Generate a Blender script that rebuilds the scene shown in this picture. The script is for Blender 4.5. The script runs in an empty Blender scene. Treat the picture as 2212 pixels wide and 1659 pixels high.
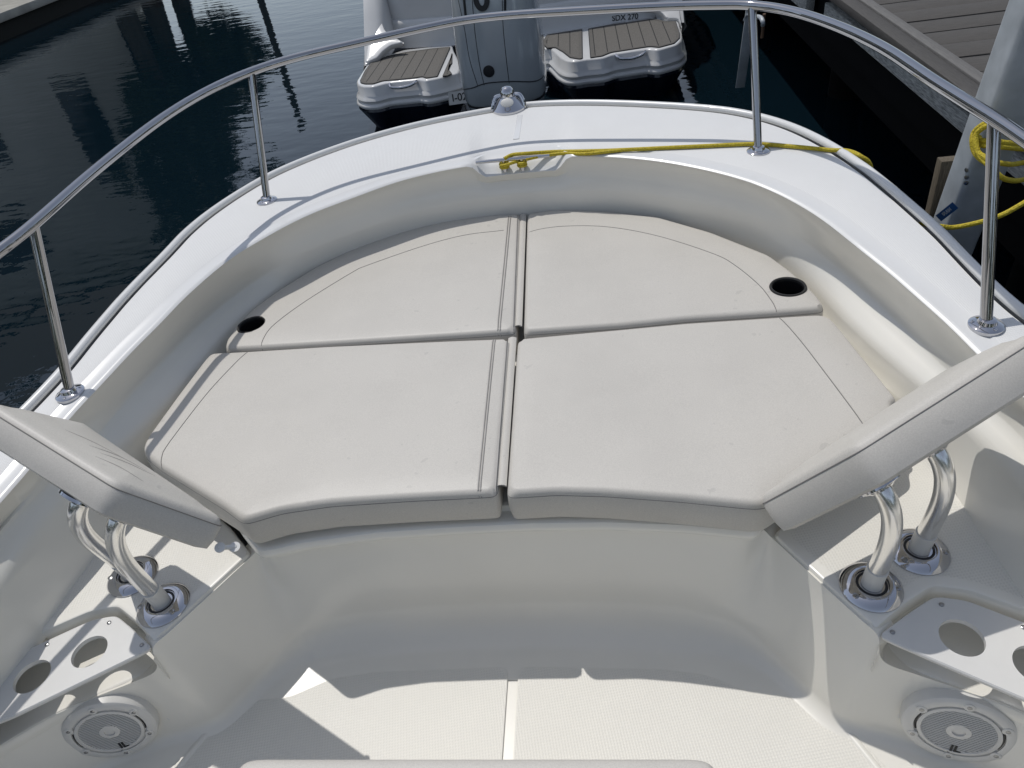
import bpy, bmesh, math, random
import numpy as np
from mathutils import Vector, Matrix
from mathutils.bvhtree import BVHTree
random.seed(7); rng = np.random.default_rng(5)
SC = bpy.context.scene; COL = SC.collection
# ------------------------------------------------------------------ survey camera (boat frame: X starboard, Y forward, Z up, cushion tops at Z=0)
W, H = 2212.0, 1659.0
FPX, PIT, YAW, ROL, CX, CZ = 1534.6187, 0.6747898, 0.1679682, -0.1699653, 0.2561773, 1.08
def cam_rows():
    cy, sy = math.cos(YAW), math.sin(YAW)
    fw = np.array([-sy, cy, 0.]); rt = np.array([cy, sy, 0.]); up = np.array([0, 0, 1.])
    cp, sp = math.cos(PIT), math.sin(PIT); f2 = fw*cp-up*sp; u2 = up*cp+fw*sp
    cr, sr = math.cos(ROL), math.sin(ROL)
    return rt*cr+u2*sr, u2*cr-rt*sr, f2
CR, CU, CF = cam_rows(); C0 = np.array([CX, 0., CZ])
def ray(x, y): return CR*((x-W/2)/FPX) - CU*((y-H/2)/FPX) + CF
def bz(x, y, z): d = ray(x, y); return C0+d*((z-C0[2])/d[2])      # photo point on a level plane
def bx(x, y, X): d = ray(x, y); return C0+d*((X-C0[0])/d[0])      # ... on a fore-and-aft plane
def by(x, y, Y): d = ray(x, y); return C0+d*((Y-C0[1])/d[1])      # ... on an athwartships plane
def bpl(x, y, p, n): d = ray(x, y); n = np.array(n); return C0+d*(np.dot(np.array(p)-C0, n)/np.dot(d, n))
def zg(Y): return float(np.interp(Y, [-1.5, .3, .8, 1.258, 1.6, 1.95, 2.5], [-.06, .025, .065, .118, .153, .178, .19]))
def on_deck(x, y, dz=0.):
    z = .2
    for _ in range(50):
        p = bz(x, y, z+dz); z = .5*z+.5*zg(p[1])
    return p
# ------------------------------------------------------------------ materials
def new_mat(name):
    m = bpy.data.materials.new(name); m.use_nodes = True
    nt = m.node_tree; b = nt.nodes['Principled BSDF']; return m, nt, b
def nd(nt, t, **kw):
    n = nt.nodes.new(t)
    for k, v in kw.items():
        if k in n.inputs: n.inputs[k].default_value = v
        else: setattr(n, k, v)
    return n
def coords(nt, scale=(1, 1, 1), rot=(0, 0, 0)):
    tc = nd(nt, 'ShaderNodeTexCoord'); mp = nd(nt, 'ShaderNodeMapping')
    mp.inputs['Scale'].default_value = scale; mp.inputs['Rotation'].default_value = rot
    nt.links.new(tc.outputs['Object'], mp.inputs['Vector']); return mp.outputs['Vector']
def noise(nt, vec, sc, det=3, rough=.5):
    n = nd(nt, 'ShaderNodeTexNoise'); n.inputs['Scale'].default_value = sc; n.inputs['Detail'].default_value = det
    n.inputs['Roughness'].default_value = rough; nt.links.new(vec, n.inputs['Vector']); return n.outputs['Fac']
def ramp(nt, fac, a, b, p0=.3, p1=.7):
    r = nd(nt, 'ShaderNodeValToRGB'); e = r.color_ramp.elements
    e[0].position = p0; e[1].position = p1; e[0].color = (*a, 1); e[1].color = (*b, 1)
    nt.links.new(fac, r.inputs['Fac']); return r.outputs['Color']
def bump(nt, b, h, strength, dist, prev=None):
    n = nd(nt, 'ShaderNodeBump'); n.inputs['Strength'].default_value = strength; n.inputs['Distance'].default_value = dist
    nt.links.new(h, n.inputs['Height'])
    if prev: nt.links.new(prev, n.inputs['Normal'])
    nt.links.new(n.outputs['Normal'], b.inputs['Normal']); return n.outputs['Normal']
def mth(nt, op, a, b=None):
    n = nd(nt, 'ShaderNodeMath', operation=op)
    for i, v in enumerate((a, b)):
        if v is None: continue
        if isinstance(v, (int, float)): n.inputs[i].default_value = v
        else: nt.links.new(v, n.inputs[i])
    return n.outputs[0]
def simple(name, c, rough=.5, metal=0., var=.08, nsc=20., bs=0., bsc=200., coat=0., spec=None):
    m, nt, b = new_mat(name); v = coords(nt)
    f = noise(nt, v, nsc, 4)
    nt.links.new(ramp(nt, f, tuple(x*(1-var) for x in c), tuple(min(1, x*(1+var)) for x in c)), b.inputs['Base Color'])
    b.inputs['Roughness'].default_value = rough; b.inputs['Metallic'].default_value = metal
    b.inputs['Coat Weight'].default_value = coat
    if spec is not None: b.inputs['Specular IOR Level'].default_value = spec
    if bs: bump(nt, b, noise(nt, v, bsc, 3), bs, .002)
    return m
M = {}
GEL = (.80, .775, .705); GELW = (.70, .697, .68)
M['gel'] = simple('cream_gelcoat', GEL, .27, 0, .015, 6, .03, 8, coat=.3)
M['gelw'] = simple('white_gelcoat', GELW, .27, 0, .015, 6, .03, 8, coat=.3)
def nonskid_mat(name, k, col, depth):
    m, nt, b = new_mat(name); v = coords(nt, rot=(0, 0, .6)); s = nd(nt, 'ShaderNodeSeparateXYZ'); nt.links.new(v, s.inputs[0])
    a = mth(nt, 'SINE', mth(nt, 'MULTIPLY', s.outputs[0], k)); c = mth(nt, 'SINE', mth(nt, 'MULTIPLY', s.outputs[1], k*1.0))
    h = mth(nt, 'MULTIPLY', a, c)
    f = noise(nt, v, 9, 5); big = ramp(nt, f, tuple(x*.965 for x in col), col)
    mx = nd(nt, 'ShaderNodeMix', data_type='RGBA'); nt.links.new(big, mx.inputs[6]); mx.inputs[7].default_value = (*[x*.93 for x in col], 1)
    nt.links.new(mth(nt, 'LESS_THAN', h, -.35), mx.inputs[0]); nt.links.new(mx.outputs[2], b.inputs['Base Color'])
    b.inputs['Roughness'].default_value = .5
    bump(nt, b, h, .4, depth); return m
M['nonskid'] = nonskid_mat('nonskid_deck', 900, GELW, .0006)
M['nonskid_floor'] = nonskid_mat('nonskid_floor', 700, tuple(x*.95 for x in GEL), .0007)
def vinyl(name, c):
    m, nt, b = new_mat(name); v = coords(nt)
    f = noise(nt, v, 5, 6, .6); base = ramp(nt, f, tuple(x*.955 for x in c), c, .35, .6)
    sp = noise(nt, v, 38, 2, .4); sp2 = noise(nt, v, 4.3, 2)
    spots = mth(nt, 'MULTIPLY', mth(nt, 'GREATER_THAN', sp, .72), mth(nt, 'GREATER_THAN', sp2, .53))
    gr = nd(nt, 'ShaderNodeMix', data_type='RGBA', blend_type='MULTIPLY'); gr.inputs[0].default_value = 1.; nt.links.new(base, gr.inputs[6])
    nt.links.new(ramp(nt, noise(nt, v, 420, 3, .6), (.91, .91, .91), (1.03, 1.03, 1.03), .35, .65), gr.inputs[7]); base = gr.outputs[2]
    mx = nd(nt, 'ShaderNodeMix', data_type='RGBA'); nt.links.new(mth(nt, 'MULTIPLY', spots, .15), mx.inputs[0])
    nt.links.new(base, mx.inputs[6]); mx.inputs[7].default_value = (.18, .18, .17, 1)
    nt.links.new(mx.outputs[2], b.inputs['Base Color'])
    b.inputs['Roughness'].default_value = .46; b.inputs['Specular IOR Level'].default_value = .4
    p = bump(nt, b, noise(nt, v, 700, 2), .35, .0006)
    bump(nt, b, noise(nt, v, 7, 3), .35, .006, p); return m
M['vinyl'] = vinyl('vinyl_upholstery', (.565, .537, .485))
M['thread'] = simple('seam_thread', (.20, .19, .175), .7)
M['dart'] = simple('dart_fold', (.30, .285, .26), .6)
M['welt'] = simple('vinyl_welt', (.42, .40, .37), .5)
def metal(name, c, rough, var=.05):
    m, nt, b = new_mat(name); v = coords(nt)
    b.inputs['Metallic'].default_value = 1; b.inputs['Base Color'].default_value = (*c, 1)
    r = nd(nt, 'ShaderNodeMapRange'); r.inputs['To Min'].default_value = rough*.7; r.inputs['To Max'].default_value = rough*1.5
    nt.links.new(noise(nt, v, 25, 4), r.inputs['Value']); nt.links.new(r.outputs[0], b.inputs['Roughness']); return m
M['steel'] = metal('polished_stainless', (.44, .44, .45), .035)
M['chrome'] = metal('chrome', (.56, .56, .58), .025)
M['alu'] = metal('anodised_tube', (.80, .79, .77), .20)
M['screw'] = metal('screw_steel', (.35, .35, .35), .25)
M['black'] = simple('black_plastic', (.008, .008, .009), .4)
M['rubber'] = simple('dark_rubber', (.012, .012, .012), .6)
M['white_plastic'] = simple('white_plastic', (.66, .65, .62), .4, 0, .02)
M['grey_plastic'] = simple('speaker_cone_grey', (.13, .128, .12), .7)  # dark grey of the speaker cone behind the slats
M['grab'] = simple('vinyl_beige', (.46, .43, .38), .5)
def rope_mat():
    m, nt, b = new_mat('yellow_rope'); v = coords(nt)
    nt.links.new(ramp(nt, noise(nt, v, 260, 2), (.36, .27, .01), (.62, .50, .03)), b.inputs['Base Color']); b.inputs['Roughness'].default_value = .7
    w = nd(nt, 'ShaderNodeTexVoronoi'); w.inputs['Scale'].default_value = 230; nt.links.new(v, w.inputs['Vector'])
    bump(nt, b, w.outputs['Distance'], .7, .002); return m
M['rope'] = rope_mat()
def wood(name, a, c, stretch, rough=.75, sc=14, bs=.4):
    m, nt, b = new_mat(name); v = coords(nt, stretch)
    f = noise(nt, v, sc, 6, .65)
    nt.links.new(ramp(nt, f, a, c, .3, .7), b.inputs['Base Color']); b.inputs['Roughness'].default_value = rough
    bump(nt, b, f, bs, .003); return m
M['plank'] = wood('dock_plank', (.038, .034, .030), (.074, .067, .059), (1.2, 14, 6))
M['plank_edge'] = wood('dock_edge_plank', (.05, .046, .042), (.078, .073, .067), (14, 1.2, 6))
M['plank_light'] = wood('dock_trim', (.11, .105, .10), (.16, .155, .145), (14, 1.2, 6))
M['timber'] = wood('weathered_timber', (.14, .14, .13), (.70, .70, .66), (22, 2.2, 22), .85, 9, .8)
M['timber_brown'] = wood('brown_timber', (.05, .04, .025), (.16, .13, .09), (20, 20, 2), .85)
M['under_shade'] = simple('painted_under_shade', (.006, .006, .006), .95, spec=.1)  # near-black colour stands in for the shade beneath the dock overhang
M['galv'] = simple('galvanised_steel', (.40, .43, .45), .45, 0., .16, 14, .15, 30)
M['rust'] = simple('rusty_rod', (.12, .07, .04), .8)
M['blue'] = simple('blue_strap', (.015, .10, .32), .5)
M['white_ink'] = simple('white_lettering', (.7, .72, .75), .5)
M['ink'] = simple('black_lettering', (.008, .008, .009), .5)
M['decal'] = simple('white_decal', (.55, .55, .53), .5)
M['boat_white'] = simple('runabout_gelcoat', (.62, .62, .61), .22, 0, .02, 6, coat=.3)
M['boat_dark'] = simple('runabout_dark_hull', (.006, .010, .022), .15)
M['pad'] = None
def pad_mat():
    m, nt, b = new_mat('grey_foam_decking'); v = coords(nt)
    s = nd(nt, 'ShaderNodeSeparateXYZ'); nt.links.new(v, s.inputs[0])
    fr = mth(nt, 'FRACT', mth(nt, 'MULTIPLY', mth(nt, 'ADD', s.outputs[0], 10.), 1/.092))
    ln = mth(nt, 'LESS_THAN', fr, .075)
    base = ramp(nt, noise(nt, coords(nt, (8, 1, 1)), 30, 4), (.095, .088, .078), (.135, .127, .114))
    mx = nd(nt, 'ShaderNodeMix', data_type='RGBA'); nt.links.new(ln, mx.inputs[0]); nt.links.new(base, mx.inputs[6]); mx.inputs[7].default_value = (.012, .012, .012, 1)
    nt.links.new(mx.outputs[2], b.inputs['Base Color']); b.inputs['Roughness'].default_value = .85; return m
M['pad'] = pad_mat()
M['pad_edge'] = simple('foam_decking_border', (.10, .094, .084), .85)
M['cowl'] = simple('outboard_cowl_paint', (.44, .47, .485), .18, .12, .03, 5, coat=.6)
M['cowl_dark'] = simple('outboard_dark_trim', (.012, .013, .016), .35)
M['seat_dark'] = simple('dark_upholstery', (.03, .035, .035), .5)
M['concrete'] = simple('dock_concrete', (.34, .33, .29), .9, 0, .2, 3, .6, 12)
M['concrete_dark'] = simple('near_black_float', (.010, .011, .009), .9)  # float sides coloured near-black all over
M['ground'] = simple('quay_paving', (.20, .19, .17), .9, 0, .2, 2)
M['stucco'] = simple('building_stucco', (.82, .80, .72), .9, 0, .08, 1.2)
M['roof'] = simple('dark_roof', (.03, .032, .03), .8)
M['window'] = simple('dark_window', (.01, .012, .014), .1)
M['bark'] = simple('bark', (.06, .045, .03), .9, 0, .3, 9)
M['leaf'] = simple('leaf_green', (.025, .045, .012), .7, 0, .5, 1.5)
def water_mat():
    m, nt, b = new_mat('harbour_water'); v = coords(nt, (1, 1, 1))
    b.inputs['Base Color'].default_value = (.003, .009, .014, 1); b.inputs['Roughness'].default_value = .015
    b.inputs['IOR'].default_value = 1.333
    v2 = coords(nt, (.9, 2.2, 1), (0, 0, .35))
    h = mth(nt, 'ADD', mth(nt, 'MULTIPLY', noise(nt, v2, 2.2, 2, .5), 1.0), mth(nt, 'MULTIPLY', noise(nt, v, 8, 3, .5), .22))
    bump(nt, b, h, .34, .014); return m
M['water'] = water_mat()
# ------------------------------------------------------------------ objects
def tag(o, label=None, cat=None, group=None, kind=None):
    if label: o['label'] = label
    if cat: o['category'] = cat
    if group: o['group'] = group
    if kind: o['kind'] = kind
    return o
def thing(name, label, cat, loc=(0, 0, 0), group=None):
    o = bpy.data.objects.new(name, None); COL.objects.link(o); o.location = loc; o.empty_display_size = .1
    return tag(o, label, cat, group)
def mobj(name, verts, faces, mats, parent=None, midx=None, angle=35, flat=False):
    me = bpy.data.meshes.new(name); me.from_pydata([tuple(map(float, v)) for v in verts], [], faces); me.validate(); me.update()
    if not isinstance(mats, (list, tuple)): mats = [mats]
    for m in mats: me.materials.append(M[m] if isinstance(m, str) else m)
    if midx is not None: me.polygons.foreach_set('material_index', midx)
    bm = bmesh.new(); bm.from_mesh(me); bmesh.ops.recalc_face_normals(bm, faces=bm.faces); bm.to_mesh(me); bm.free()
    if not flat:
        me.shade_smooth(); me.set_sharp_from_angle(angle=math.radians(angle))
    o = bpy.data.objects.new(name, me); COL.objects.link(o)
    if parent: attach(o, parent)
    return o
def attach(o, parent):
    o.parent = parent
    L = Vector(parent.location); p = parent.parent
    while p: L += Vector(p.location); p = p.parent
    o.data.transform(Matrix.Translation(-L)); return o
class MB:
    def __init__(s): s.v = []; s.f = []; s.m = []
    def add(s, v, f, mi=0):
        k = len(s.v); s.v += [tuple(map(float, p)) for p in v]; s.f += [[i+k for i in q] for q in f]; s.m += [mi]*len(f); return s
    def obj(s, name, mats, parent=None, angle=35, flat=False): return mobj(name, s.v, s.f, mats, parent, s.m, angle, flat)
def box(x0, x1, y0, y1, z0, z1, bev=0.):
    if bev <= 0:
        v = [(x, y, z) for z in (z0, z1) for x, y in ((x0, y0), (x1, y0), (x1, y1), (x0, y1))]
        return v, [(0, 3, 2, 1), (4, 5, 6, 7), (0, 1, 5, 4), (1, 2, 6, 5), (2, 3, 7, 6), (3, 0, 4, 7)]
    bm = bmesh.new(); bmesh.ops.create_cube(bm, size=1.)
    for q in bm.verts: q.co = Vector((x0+(q.co.x+.5)*(x1-x0), y0+(q.co.y+.5)*(y1-y0), z0+(q.co.z+.5)*(z1-z0)))
    bmesh.ops.bevel(bm, geom=bm.edges[:], offset=bev, segments=2, affect='EDGES', profile=.5)
    v = [tuple(q.co) for q in bm.verts]; bm.verts.index_update(); f = [[q.index for q in p.verts] for p in bm.faces]; bm.free(); return v, f
def frame(n, up=(0, 0, 1)):
    n = np.array(n, float); n /= np.linalg.norm(n); u = np.cross(np.array(up, float), n)
    if np.linalg.norm(u) < 1e-4: u = np.cross(np.array([0, 1., 0]), n)
    u /= np.linalg.norm(u); return u, np.cross(n, u), n
def lathe(prof, c, n, seg=40, up=(0, 0, 1), sx=1.):
    u, w, n = frame(n, up); c = np.array(c, float); v = []; f = []
    for r, h in prof:
        for k in range(seg):
            a = 2*math.pi*k/seg; v.append(c+u*r*math.cos(a)*sx+w*r*math.sin(a)+n*h)
    for i in range(len(prof)-1):
        for k in range(seg): f.append((i*seg+k, i*seg+(k+1) % seg, (i+1)*seg+(k+1) % seg, (i+1)*seg+k))
    if prof[0][0] > 1e-6: f.append(list(range(seg))[::-1])
    if prof[-1][0] > 1e-6: f.append([(len(prof)-1)*seg+k for k in range(seg)])
    return v, f
def spline(P, n=12):
    P = [np.array(p, float) for p in P]; Q = [2*P[0]-P[1]]+P+[2*P[-1]-P[-2]]; out = []
    for i in range(1, len(Q)-2):
        a, b, c, d = Q[i-1:i+3]
        for k in range(n):
            t = k/n; out.append(.5*((2*b)+(c-a)*t+(2*a-5*b+4*c-d)*t*t+(3*b-a-3*c+d)*t**3))
    out.append(P[-1]); return out
def tube(P, r, seg=12, closed=False):
    P = [np.array(p, float) for p in P]; n = len(P); v = []; f = []
    T = []
    for i in range(n):
        a = P[(i-1) % n] if (closed or i > 0) else P[0]; b = P[(i+1) % n] if (closed or i < n-1) else P[-1]
        t = b-a; T.append(t/max(1e-9, np.linalg.norm(t)))
    u = np.cross(T[0], [0, 0, 1.]);
    if np.linalg.norm(u) < 1e-3: u = np.cross(T[0], [1., 0, 0])
    u /= np.linalg.norm(u)
    for i in range(n):
        u = u-T[i]*np.dot(u, T[i]); u /= np.linalg.norm(u); w = np.cross(T[i], u)
        rr = r[i] if hasattr(r, '__len__') else r
        for k in range(seg):
            a = 2*math.pi*k/seg; v.append(P[i]+rr*(u*math.cos(a)+w*math.sin(a)))
    m = n if closed else n-1
    for i in range(m):
        for k in range(seg): f.append((i*seg+k, i*seg+(k+1) % seg, ((i+1) % n)*seg+(k+1) % seg, ((i+1) % n)*seg+k))
    if not closed: f.append(list(range(seg))[::-1]); f.append([(n-1)*seg+k for k in range(seg)])
    return v, f
def loft(rings, closed=False):
    n = len(rings[0]); v = [p for r in rings for p in r]; f = []
    for i in range(len(rings)-1):
        for k in range(n if closed else n-1): f.append((i*n+k, i*n+(k+1) % n, (i+1)*n+(k+1) % n, (i+1)*n+k))
    return v, f
def resample(P, step, closed=True):
    P = np.array(P, float); Q = np.vstack([P, P[:1]]) if closed else P
    d = np.r_[0, np.cumsum(np.linalg.norm(np.diff(Q, axis=0), axis=1))]; n = max(8, int(d[-1]/step))
    t = np.linspace(0, d[-1], n, endpoint=not closed)
    return np.array([np.interp(t, d, Q[:, k]) for k in range(P.shape[1])]).T
def gsmooth(P, sig, step, closed=True):
    s = sig/step; k = int(3*s)+1; w = np.exp(-.5*(np.arange(-k, k+1)/max(s, 1e-6))**2); w /= w.sum()
    if closed: Q = np.vstack([P[-k:], P, P[:k]])
    else: Q = np.vstack([2*P[0]-P[k:0:-1], P, 2*P[-1]-P[-2:-k-2:-1]])
    return np.array([np.convolve(Q[:, i], w, 'valid') for i in range(P.shape[1])]).T
def area(P): x, y = P[:, 0], P[:, 1]; return .5*np.sum(x*np.roll(y, -1)-np.roll(x, -1)*y)
def outline(P, sig=.015, step=.008):
    P = np.array([p[:2] for p in P], float); P = resample(P, step)
    if area(P) < 0: P = P[::-1]
    return gsmooth(P, sig, step)
def inset(P, d):
    t = np.roll(P, -1, 0)-np.roll(P, 1, 0); t /= np.linalg.norm(t, axis=1)[:, None]+1e-9
    Q = P+d*np.c_[-t[:, 1], t[:, 0]]
    if d > .006:
        dm = np.min(np.hypot(Q[:, 0][:, None]-P[:, 0], Q[:, 1][:, None]-P[:, 1]), axis=1); ok = dm > d*.985; n = len(P)
        if not ok.all() and ok.sum() > 8:                             # corners folded over by the inset: pull them straight
            i0 = np.where(ok)[0]; j = np.arange(n); ii = np.r_[i0[-1]-n, i0, i0[0]+n]
            for k in (0, 1): Q[:, k] = np.where(ok, Q[:, k], np.interp(j, ii, Q[ii % n, k]))
    return Q
from mathutils.geometry import delaunay_2d_cdt
def inside(P, q):
    x, y = q[:, 0][:, None], q[:, 1][:, None]; x0, y0 = P[:, 0], P[:, 1]; x1, y1 = np.roll(x0, -1), np.roll(y0, -1)
    c = ((y0 > y) != (y1 > y)) & (x < (x1-x0)*(y-y0)/(y1-y0+1e-15)+x0); return c.sum(1) % 2 == 1
def seg_dist(P, q):
    A = P; D = np.roll(P, -1, 0)-P; L2 = (D*D).sum(1)+1e-15; out = np.empty(len(q))
    for i in range(0, len(q), 400):
        w = q[i:i+400, None, :]-A[None]; t = np.clip((w*D).sum(2)/L2, 0, 1); out[i:i+400] = np.sqrt(((w-t[:, :, None]*D)**2).sum(2).min(1))
    return out
def fill(P, holes=(), grid=.03, rings=()):
    """triangles over a plan polygon with round holes; the first len(P) points are P itself; also each point's distance from the outline"""
    pts = [tuple(p) for p in P]; n = len(P); ed = [(i, (i+1) % n) for i in range(n)]; hr = []
    for hx, hy, r in holes:
        k = len(pts); m = 48; hp = [(hx+r*math.cos(2*math.pi*i/m), hy+r*math.sin(2*math.pi*i/m)) for i in range(m)]
        pts += hp; ed += [(k+i, k+(i+1) % m) for i in range(m)]; hr.append(list(range(k, k+m)))
    free = []
    for d in rings:
        Q = inset(P, d); free.append(Q[(seg_dist(P, Q) > d*.985) & inside(P, Q)])
    lo, hi = P.min(0), P.max(0); gx, gy = np.meshgrid(np.arange(lo[0], hi[0], grid), np.arange(lo[1], hi[1], grid)); gx = gx+(np.arange(gx.shape[0]) % 2)[:, None]*grid*.5
    g = np.c_[gx.ravel(), gy.ravel()]; g = g[inside(P, g)]
    if len(g): free.append(g[seg_dist(P, g) > max(rings, default=0)+grid*.3])
    for q in free:
        for hx, hy, r in holes: q = q[np.hypot(q[:, 0]-hx, q[:, 1]-hy) > r+.004]
        pts += [tuple(p) for p in q]
    vo, eo, fo, vorig, _, _ = delaunay_2d_cdt([Vector(p) for p in pts], ed, [], 0, 1e-6)
    V = np.array([tuple(p) for p in vo]); inv = {}
    for i, o in enumerate(vorig):
        for j in o: inv[j] = i
    F = [list(q) for q in fo]; c = np.array([V[q].mean(0) for q in F]); ok = inside(P, c)
    for hx, hy, r in holes: ok &= np.hypot(c[:, 0]-hx, c[:, 1]-hy) > r*.9972
    F = [q for q, k in zip(F, ok) if k]
    order = [inv[i] for i in range(n)]; so_ = set(order); rest = [i for i in range(len(V)) if i not in so_]
    mp = {o: i for i, o in enumerate(order+rest)}; V = V[order+rest]
    return V, [[mp[i] for i in q] for q in F], [[mp[inv[i]] for i in h] for h in hr], seg_dist(P, V)
def pad(P, top, thick, r=.014, crown=.004, to3=None, cw=.07, holes=(), sag=0., bulge=0.):
    """soft slab over a plan outline: rounded top edge, slightly crowned top; the flat of the top gets material 1"""
    pd = [0]+[r*(1-math.cos(math.radians(a))) for a in (25, 50, 75)]+[r, r+cw*.3, r+cw*.65, r+cw]
    pz = [-r]+[-r+r*math.sin(math.radians(a)) for a in (25, 50, 75)]+[0, crown*.55, crown*.85, crown]
    P = np.array(P)+rng.normal(0, 2.5e-5, np.shape(P)); n = len(P); low = [(.012 if thick > .03 else .001, -thick), (.002 if thick > .03 else .0003, -thick+min(.006, thick*.2)), (0, -thick+min(.015, thick*.35))]+([(-bulge*.75, -thick*.68), (-bulge, -thick*.5), (-bulge*.7, -r-.006)] if bulge else [])+[(0, -r)]
    rings = [[(q[0], q[1], top+z) for q in inset(P, d)] for d, z in low]
    v, f = loft(rings, True); mi = [0]*len(f)
    V, F, hr, dd = fill(np.array(P), holes, .03, [d for d in pd[1:] if d > .0012])
    ph = rng.uniform(0, 6, 4); fac = len(v)-n; k = len(v)
    for p, d in zip(V[n:], dd[n:]):
        w_ = min(1, max(0, (d-r)/.06))
        v.append((p[0], p[1], top+float(np.interp(d, pd, pz))+w_*sag*(math.sin(p[0]*9+ph[0])*math.sin(p[1]*11+ph[1])+.5*math.sin(p[0]*19+p[1]*7+ph[2]))))
    ix = lambda i: fac+i if i < n else k+i-n
    for q in F: f.append([ix(i) for i in q]); mi.append(1 if min(dd[i] for i in q) >= r+cw*.6 else 0)
    k2 = len(v); V2, F2, hr2, d2_ = fill(np.array([q[:2] for q in rings[0]]), holes, .06)
    v += [(p[0], p[1], top-thick) for p in V2[n:]]
    ix2 = lambda i: i if i < n else k2+i-n
    for q in F2: f.append([ix2(i) for i in q]); mi.append(0)
    for h, h2 in zip(hr, hr2):
        m = len(h)
        for i in range(m): f.append([ix(h[i]), ix(h[(i+1) % m]), ix2(h2[(i+1) % m]), ix2(h2[i])]); mi.append(0)
    if to3: v = [to3(p) for p in v]
    return v, f, mi
def bvh(o):
    dg = bpy.context.evaluated_depsgraph_get(); me = o.data
    L = Vector(o.location); p = o.parent
    while p: L += Vector(p.location); p = p.parent
    return BVHTree.FromPolygons([v.co+L for v in me.vertices], [list(q.vertices) for q in me.polygons])
def hit(tree, x, y):
    d = ray(x, y); r = tree.ray_cast(Vector(C0), Vector(d/np.linalg.norm(d)))
    return (np.array(r[0]), np.array(r[1])) if r[0] is not None else (None, None)
def drop(tree, x, y, z=3.):
    r = tree.ray_cast(Vector((x, y, z)), Vector((0, 0, -1))); return (np.array(r[0]), np.array(r[1])) if r[0] is not None else (None, None)
def text_mesh(s, size, ex=.0008, bold=0.):
    cu = bpy.data.curves.new('t', 'FONT'); cu.body = s; cu.size = size; cu.extrude = ex; cu.offset = bold; cu.align_x = 'CENTER'; cu.align_y = 'CENTER'
    o = bpy.data.objects.new('t', cu); COL.objects.link(o); bpy.context.view_layer.update()
    me = bpy.data.meshes.new_from_object(o.evaluated_get(bpy.context.evaluated_depsgraph_get()))
    v = [tuple(q.co) for q in me.vertices]; f = [list(p.vertices) for p in me.polygons]
    bpy.data.objects.remove(o); bpy.data.curves.remove(cu); bpy.data.meshes.remove(me); return v, f
def place_text(name, s, size, c, u, w, mat, parent, ex=.0008, bold=0.):
    v, f = text_mesh(s, size, ex, bold); u = np.array(u, float); u /= np.linalg.norm(u); w = np.array(w, float); w -= u*np.dot(u, w); w /= np.linalg.norm(w); n = np.cross(u, w)
    return mobj(name, [np.array(c)+u*p[0]+w*p[1]+n*p[2] for p in v], f, mat, parent, flat=True)
def screw(parent, c, n, r=.005, mat='screw'):
    mb = MB(); mb.add(*lathe([(r, -.001), (r, .0012), (r*.6, .002), (0.0004, .0022)], c, n, 14))
    u, w, n_ = frame(n); c = np.array(c)
    o = mb.obj('screw', mat, parent)
    return o
# ------------------------------------------------------------------ world, sun, camera
SUN = np.array([-.308, .335, 1.]); SUN /= np.linalg.norm(SUN)
wd = bpy.data.worlds.new('World'); SC.world = wd; wd.use_nodes = True
nt = wd.node_tree; bg = nt.nodes['Background']; sky = nt.nodes.new('ShaderNodeTexSky'); sky.sky_type = 'NISHITA'; sky.sun_disc = False
sky.sun_elevation = math.asin(SUN[2]); sky.sun_rotation = math.atan2(SUN[0], SUN[1]); sky.air_density = 1.; sky.dust_density = .6; sky.ozone_density = 1.4
hs = nt.nodes.new('ShaderNodeHueSaturation'); hs.inputs['Saturation'].default_value = .60; nt.links.new(sky.outputs[0], hs.inputs['Color']); nt.links.new(hs.outputs[0], bg.inputs[0]); bg.inputs[1].default_value = .118
sl = bpy.data.lights.new('sun', 'SUN'); sl.energy = 2.38; sl.angle = math.radians(.53); sl.color = (1., .97, .93)
so = bpy.data.objects.new('sun', sl); COL.objects.link(so); so.rotation_euler = Vector(-SUN).to_track_quat('-Z', 'Y').to_euler(); so.location = tuple(SUN*20)
cd = bpy.data.cameras.new('camera'); cd.sensor_width = 36; cd.sensor_fit = 'HORIZONTAL'; cd.lens = 36*FPX/W; cd.clip_start = .02; cd.clip_end = 2000
co = bpy.data.objects.new('camera', cd); COL.objects.link(co); SC.camera = co
Mx = Matrix.Identity(4)
for i, ax in enumerate((CR, CU, -CF)):
    for j in range(3): Mx[j][i] = ax[j]
for j in range(3): Mx[j][3] = C0[j]
co.matrix_world = Mx
vs = SC.view_settings; vs.view_transform = 'Standard'; vs.look = 'None'; vs.exposure = 0.; vs.gamma = 1.
SC.cycles.max_bounces = 10; SC.cycles.sample_clamp_indirect = 4.
WZ = -.75
# ================================================================== OUR BOAT
boat = thing('bowrider_boat', 'white boat whose bow fills the foreground, with stainless bow rail and cream interior', 'boat')
PIV = np.array([0., .6]); TH = np.radians(np.linspace(-140, 140, 421))
def ring(P, sig=1.8):
    P = np.array(P, float); th = np.arctan2(P[:, 0]-PIV[0], P[:, 1]-PIV[1]); r = np.hypot(P[:, 0]-PIV[0], P[:, 1]-PIV[1]); o = np.argsort(th)
    th, r, z = th[o], r[o], P[o, 2]
    rr = np.interp(TH, th, r); zz = np.interp(TH, th, z)
    s = sig/(math.degrees(TH[1]-TH[0])); k = int(3*s)+1; w = np.exp(-.5*(np.arange(-k, k+1)/s)**2); w /= w.sum()
    rr = np.convolve(np.r_[np.full(k, rr[0]), rr, np.full(k, rr[-1])], w, 'valid'); zz = np.convolve(np.r_[np.full(k, zz[0]), zz, np.full(k, zz[-1])], w, 'valid')
    return np.c_[PIV[0]+rr*np.sin(TH), PIV[1]+rr*np.cos(TH), zz]
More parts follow.
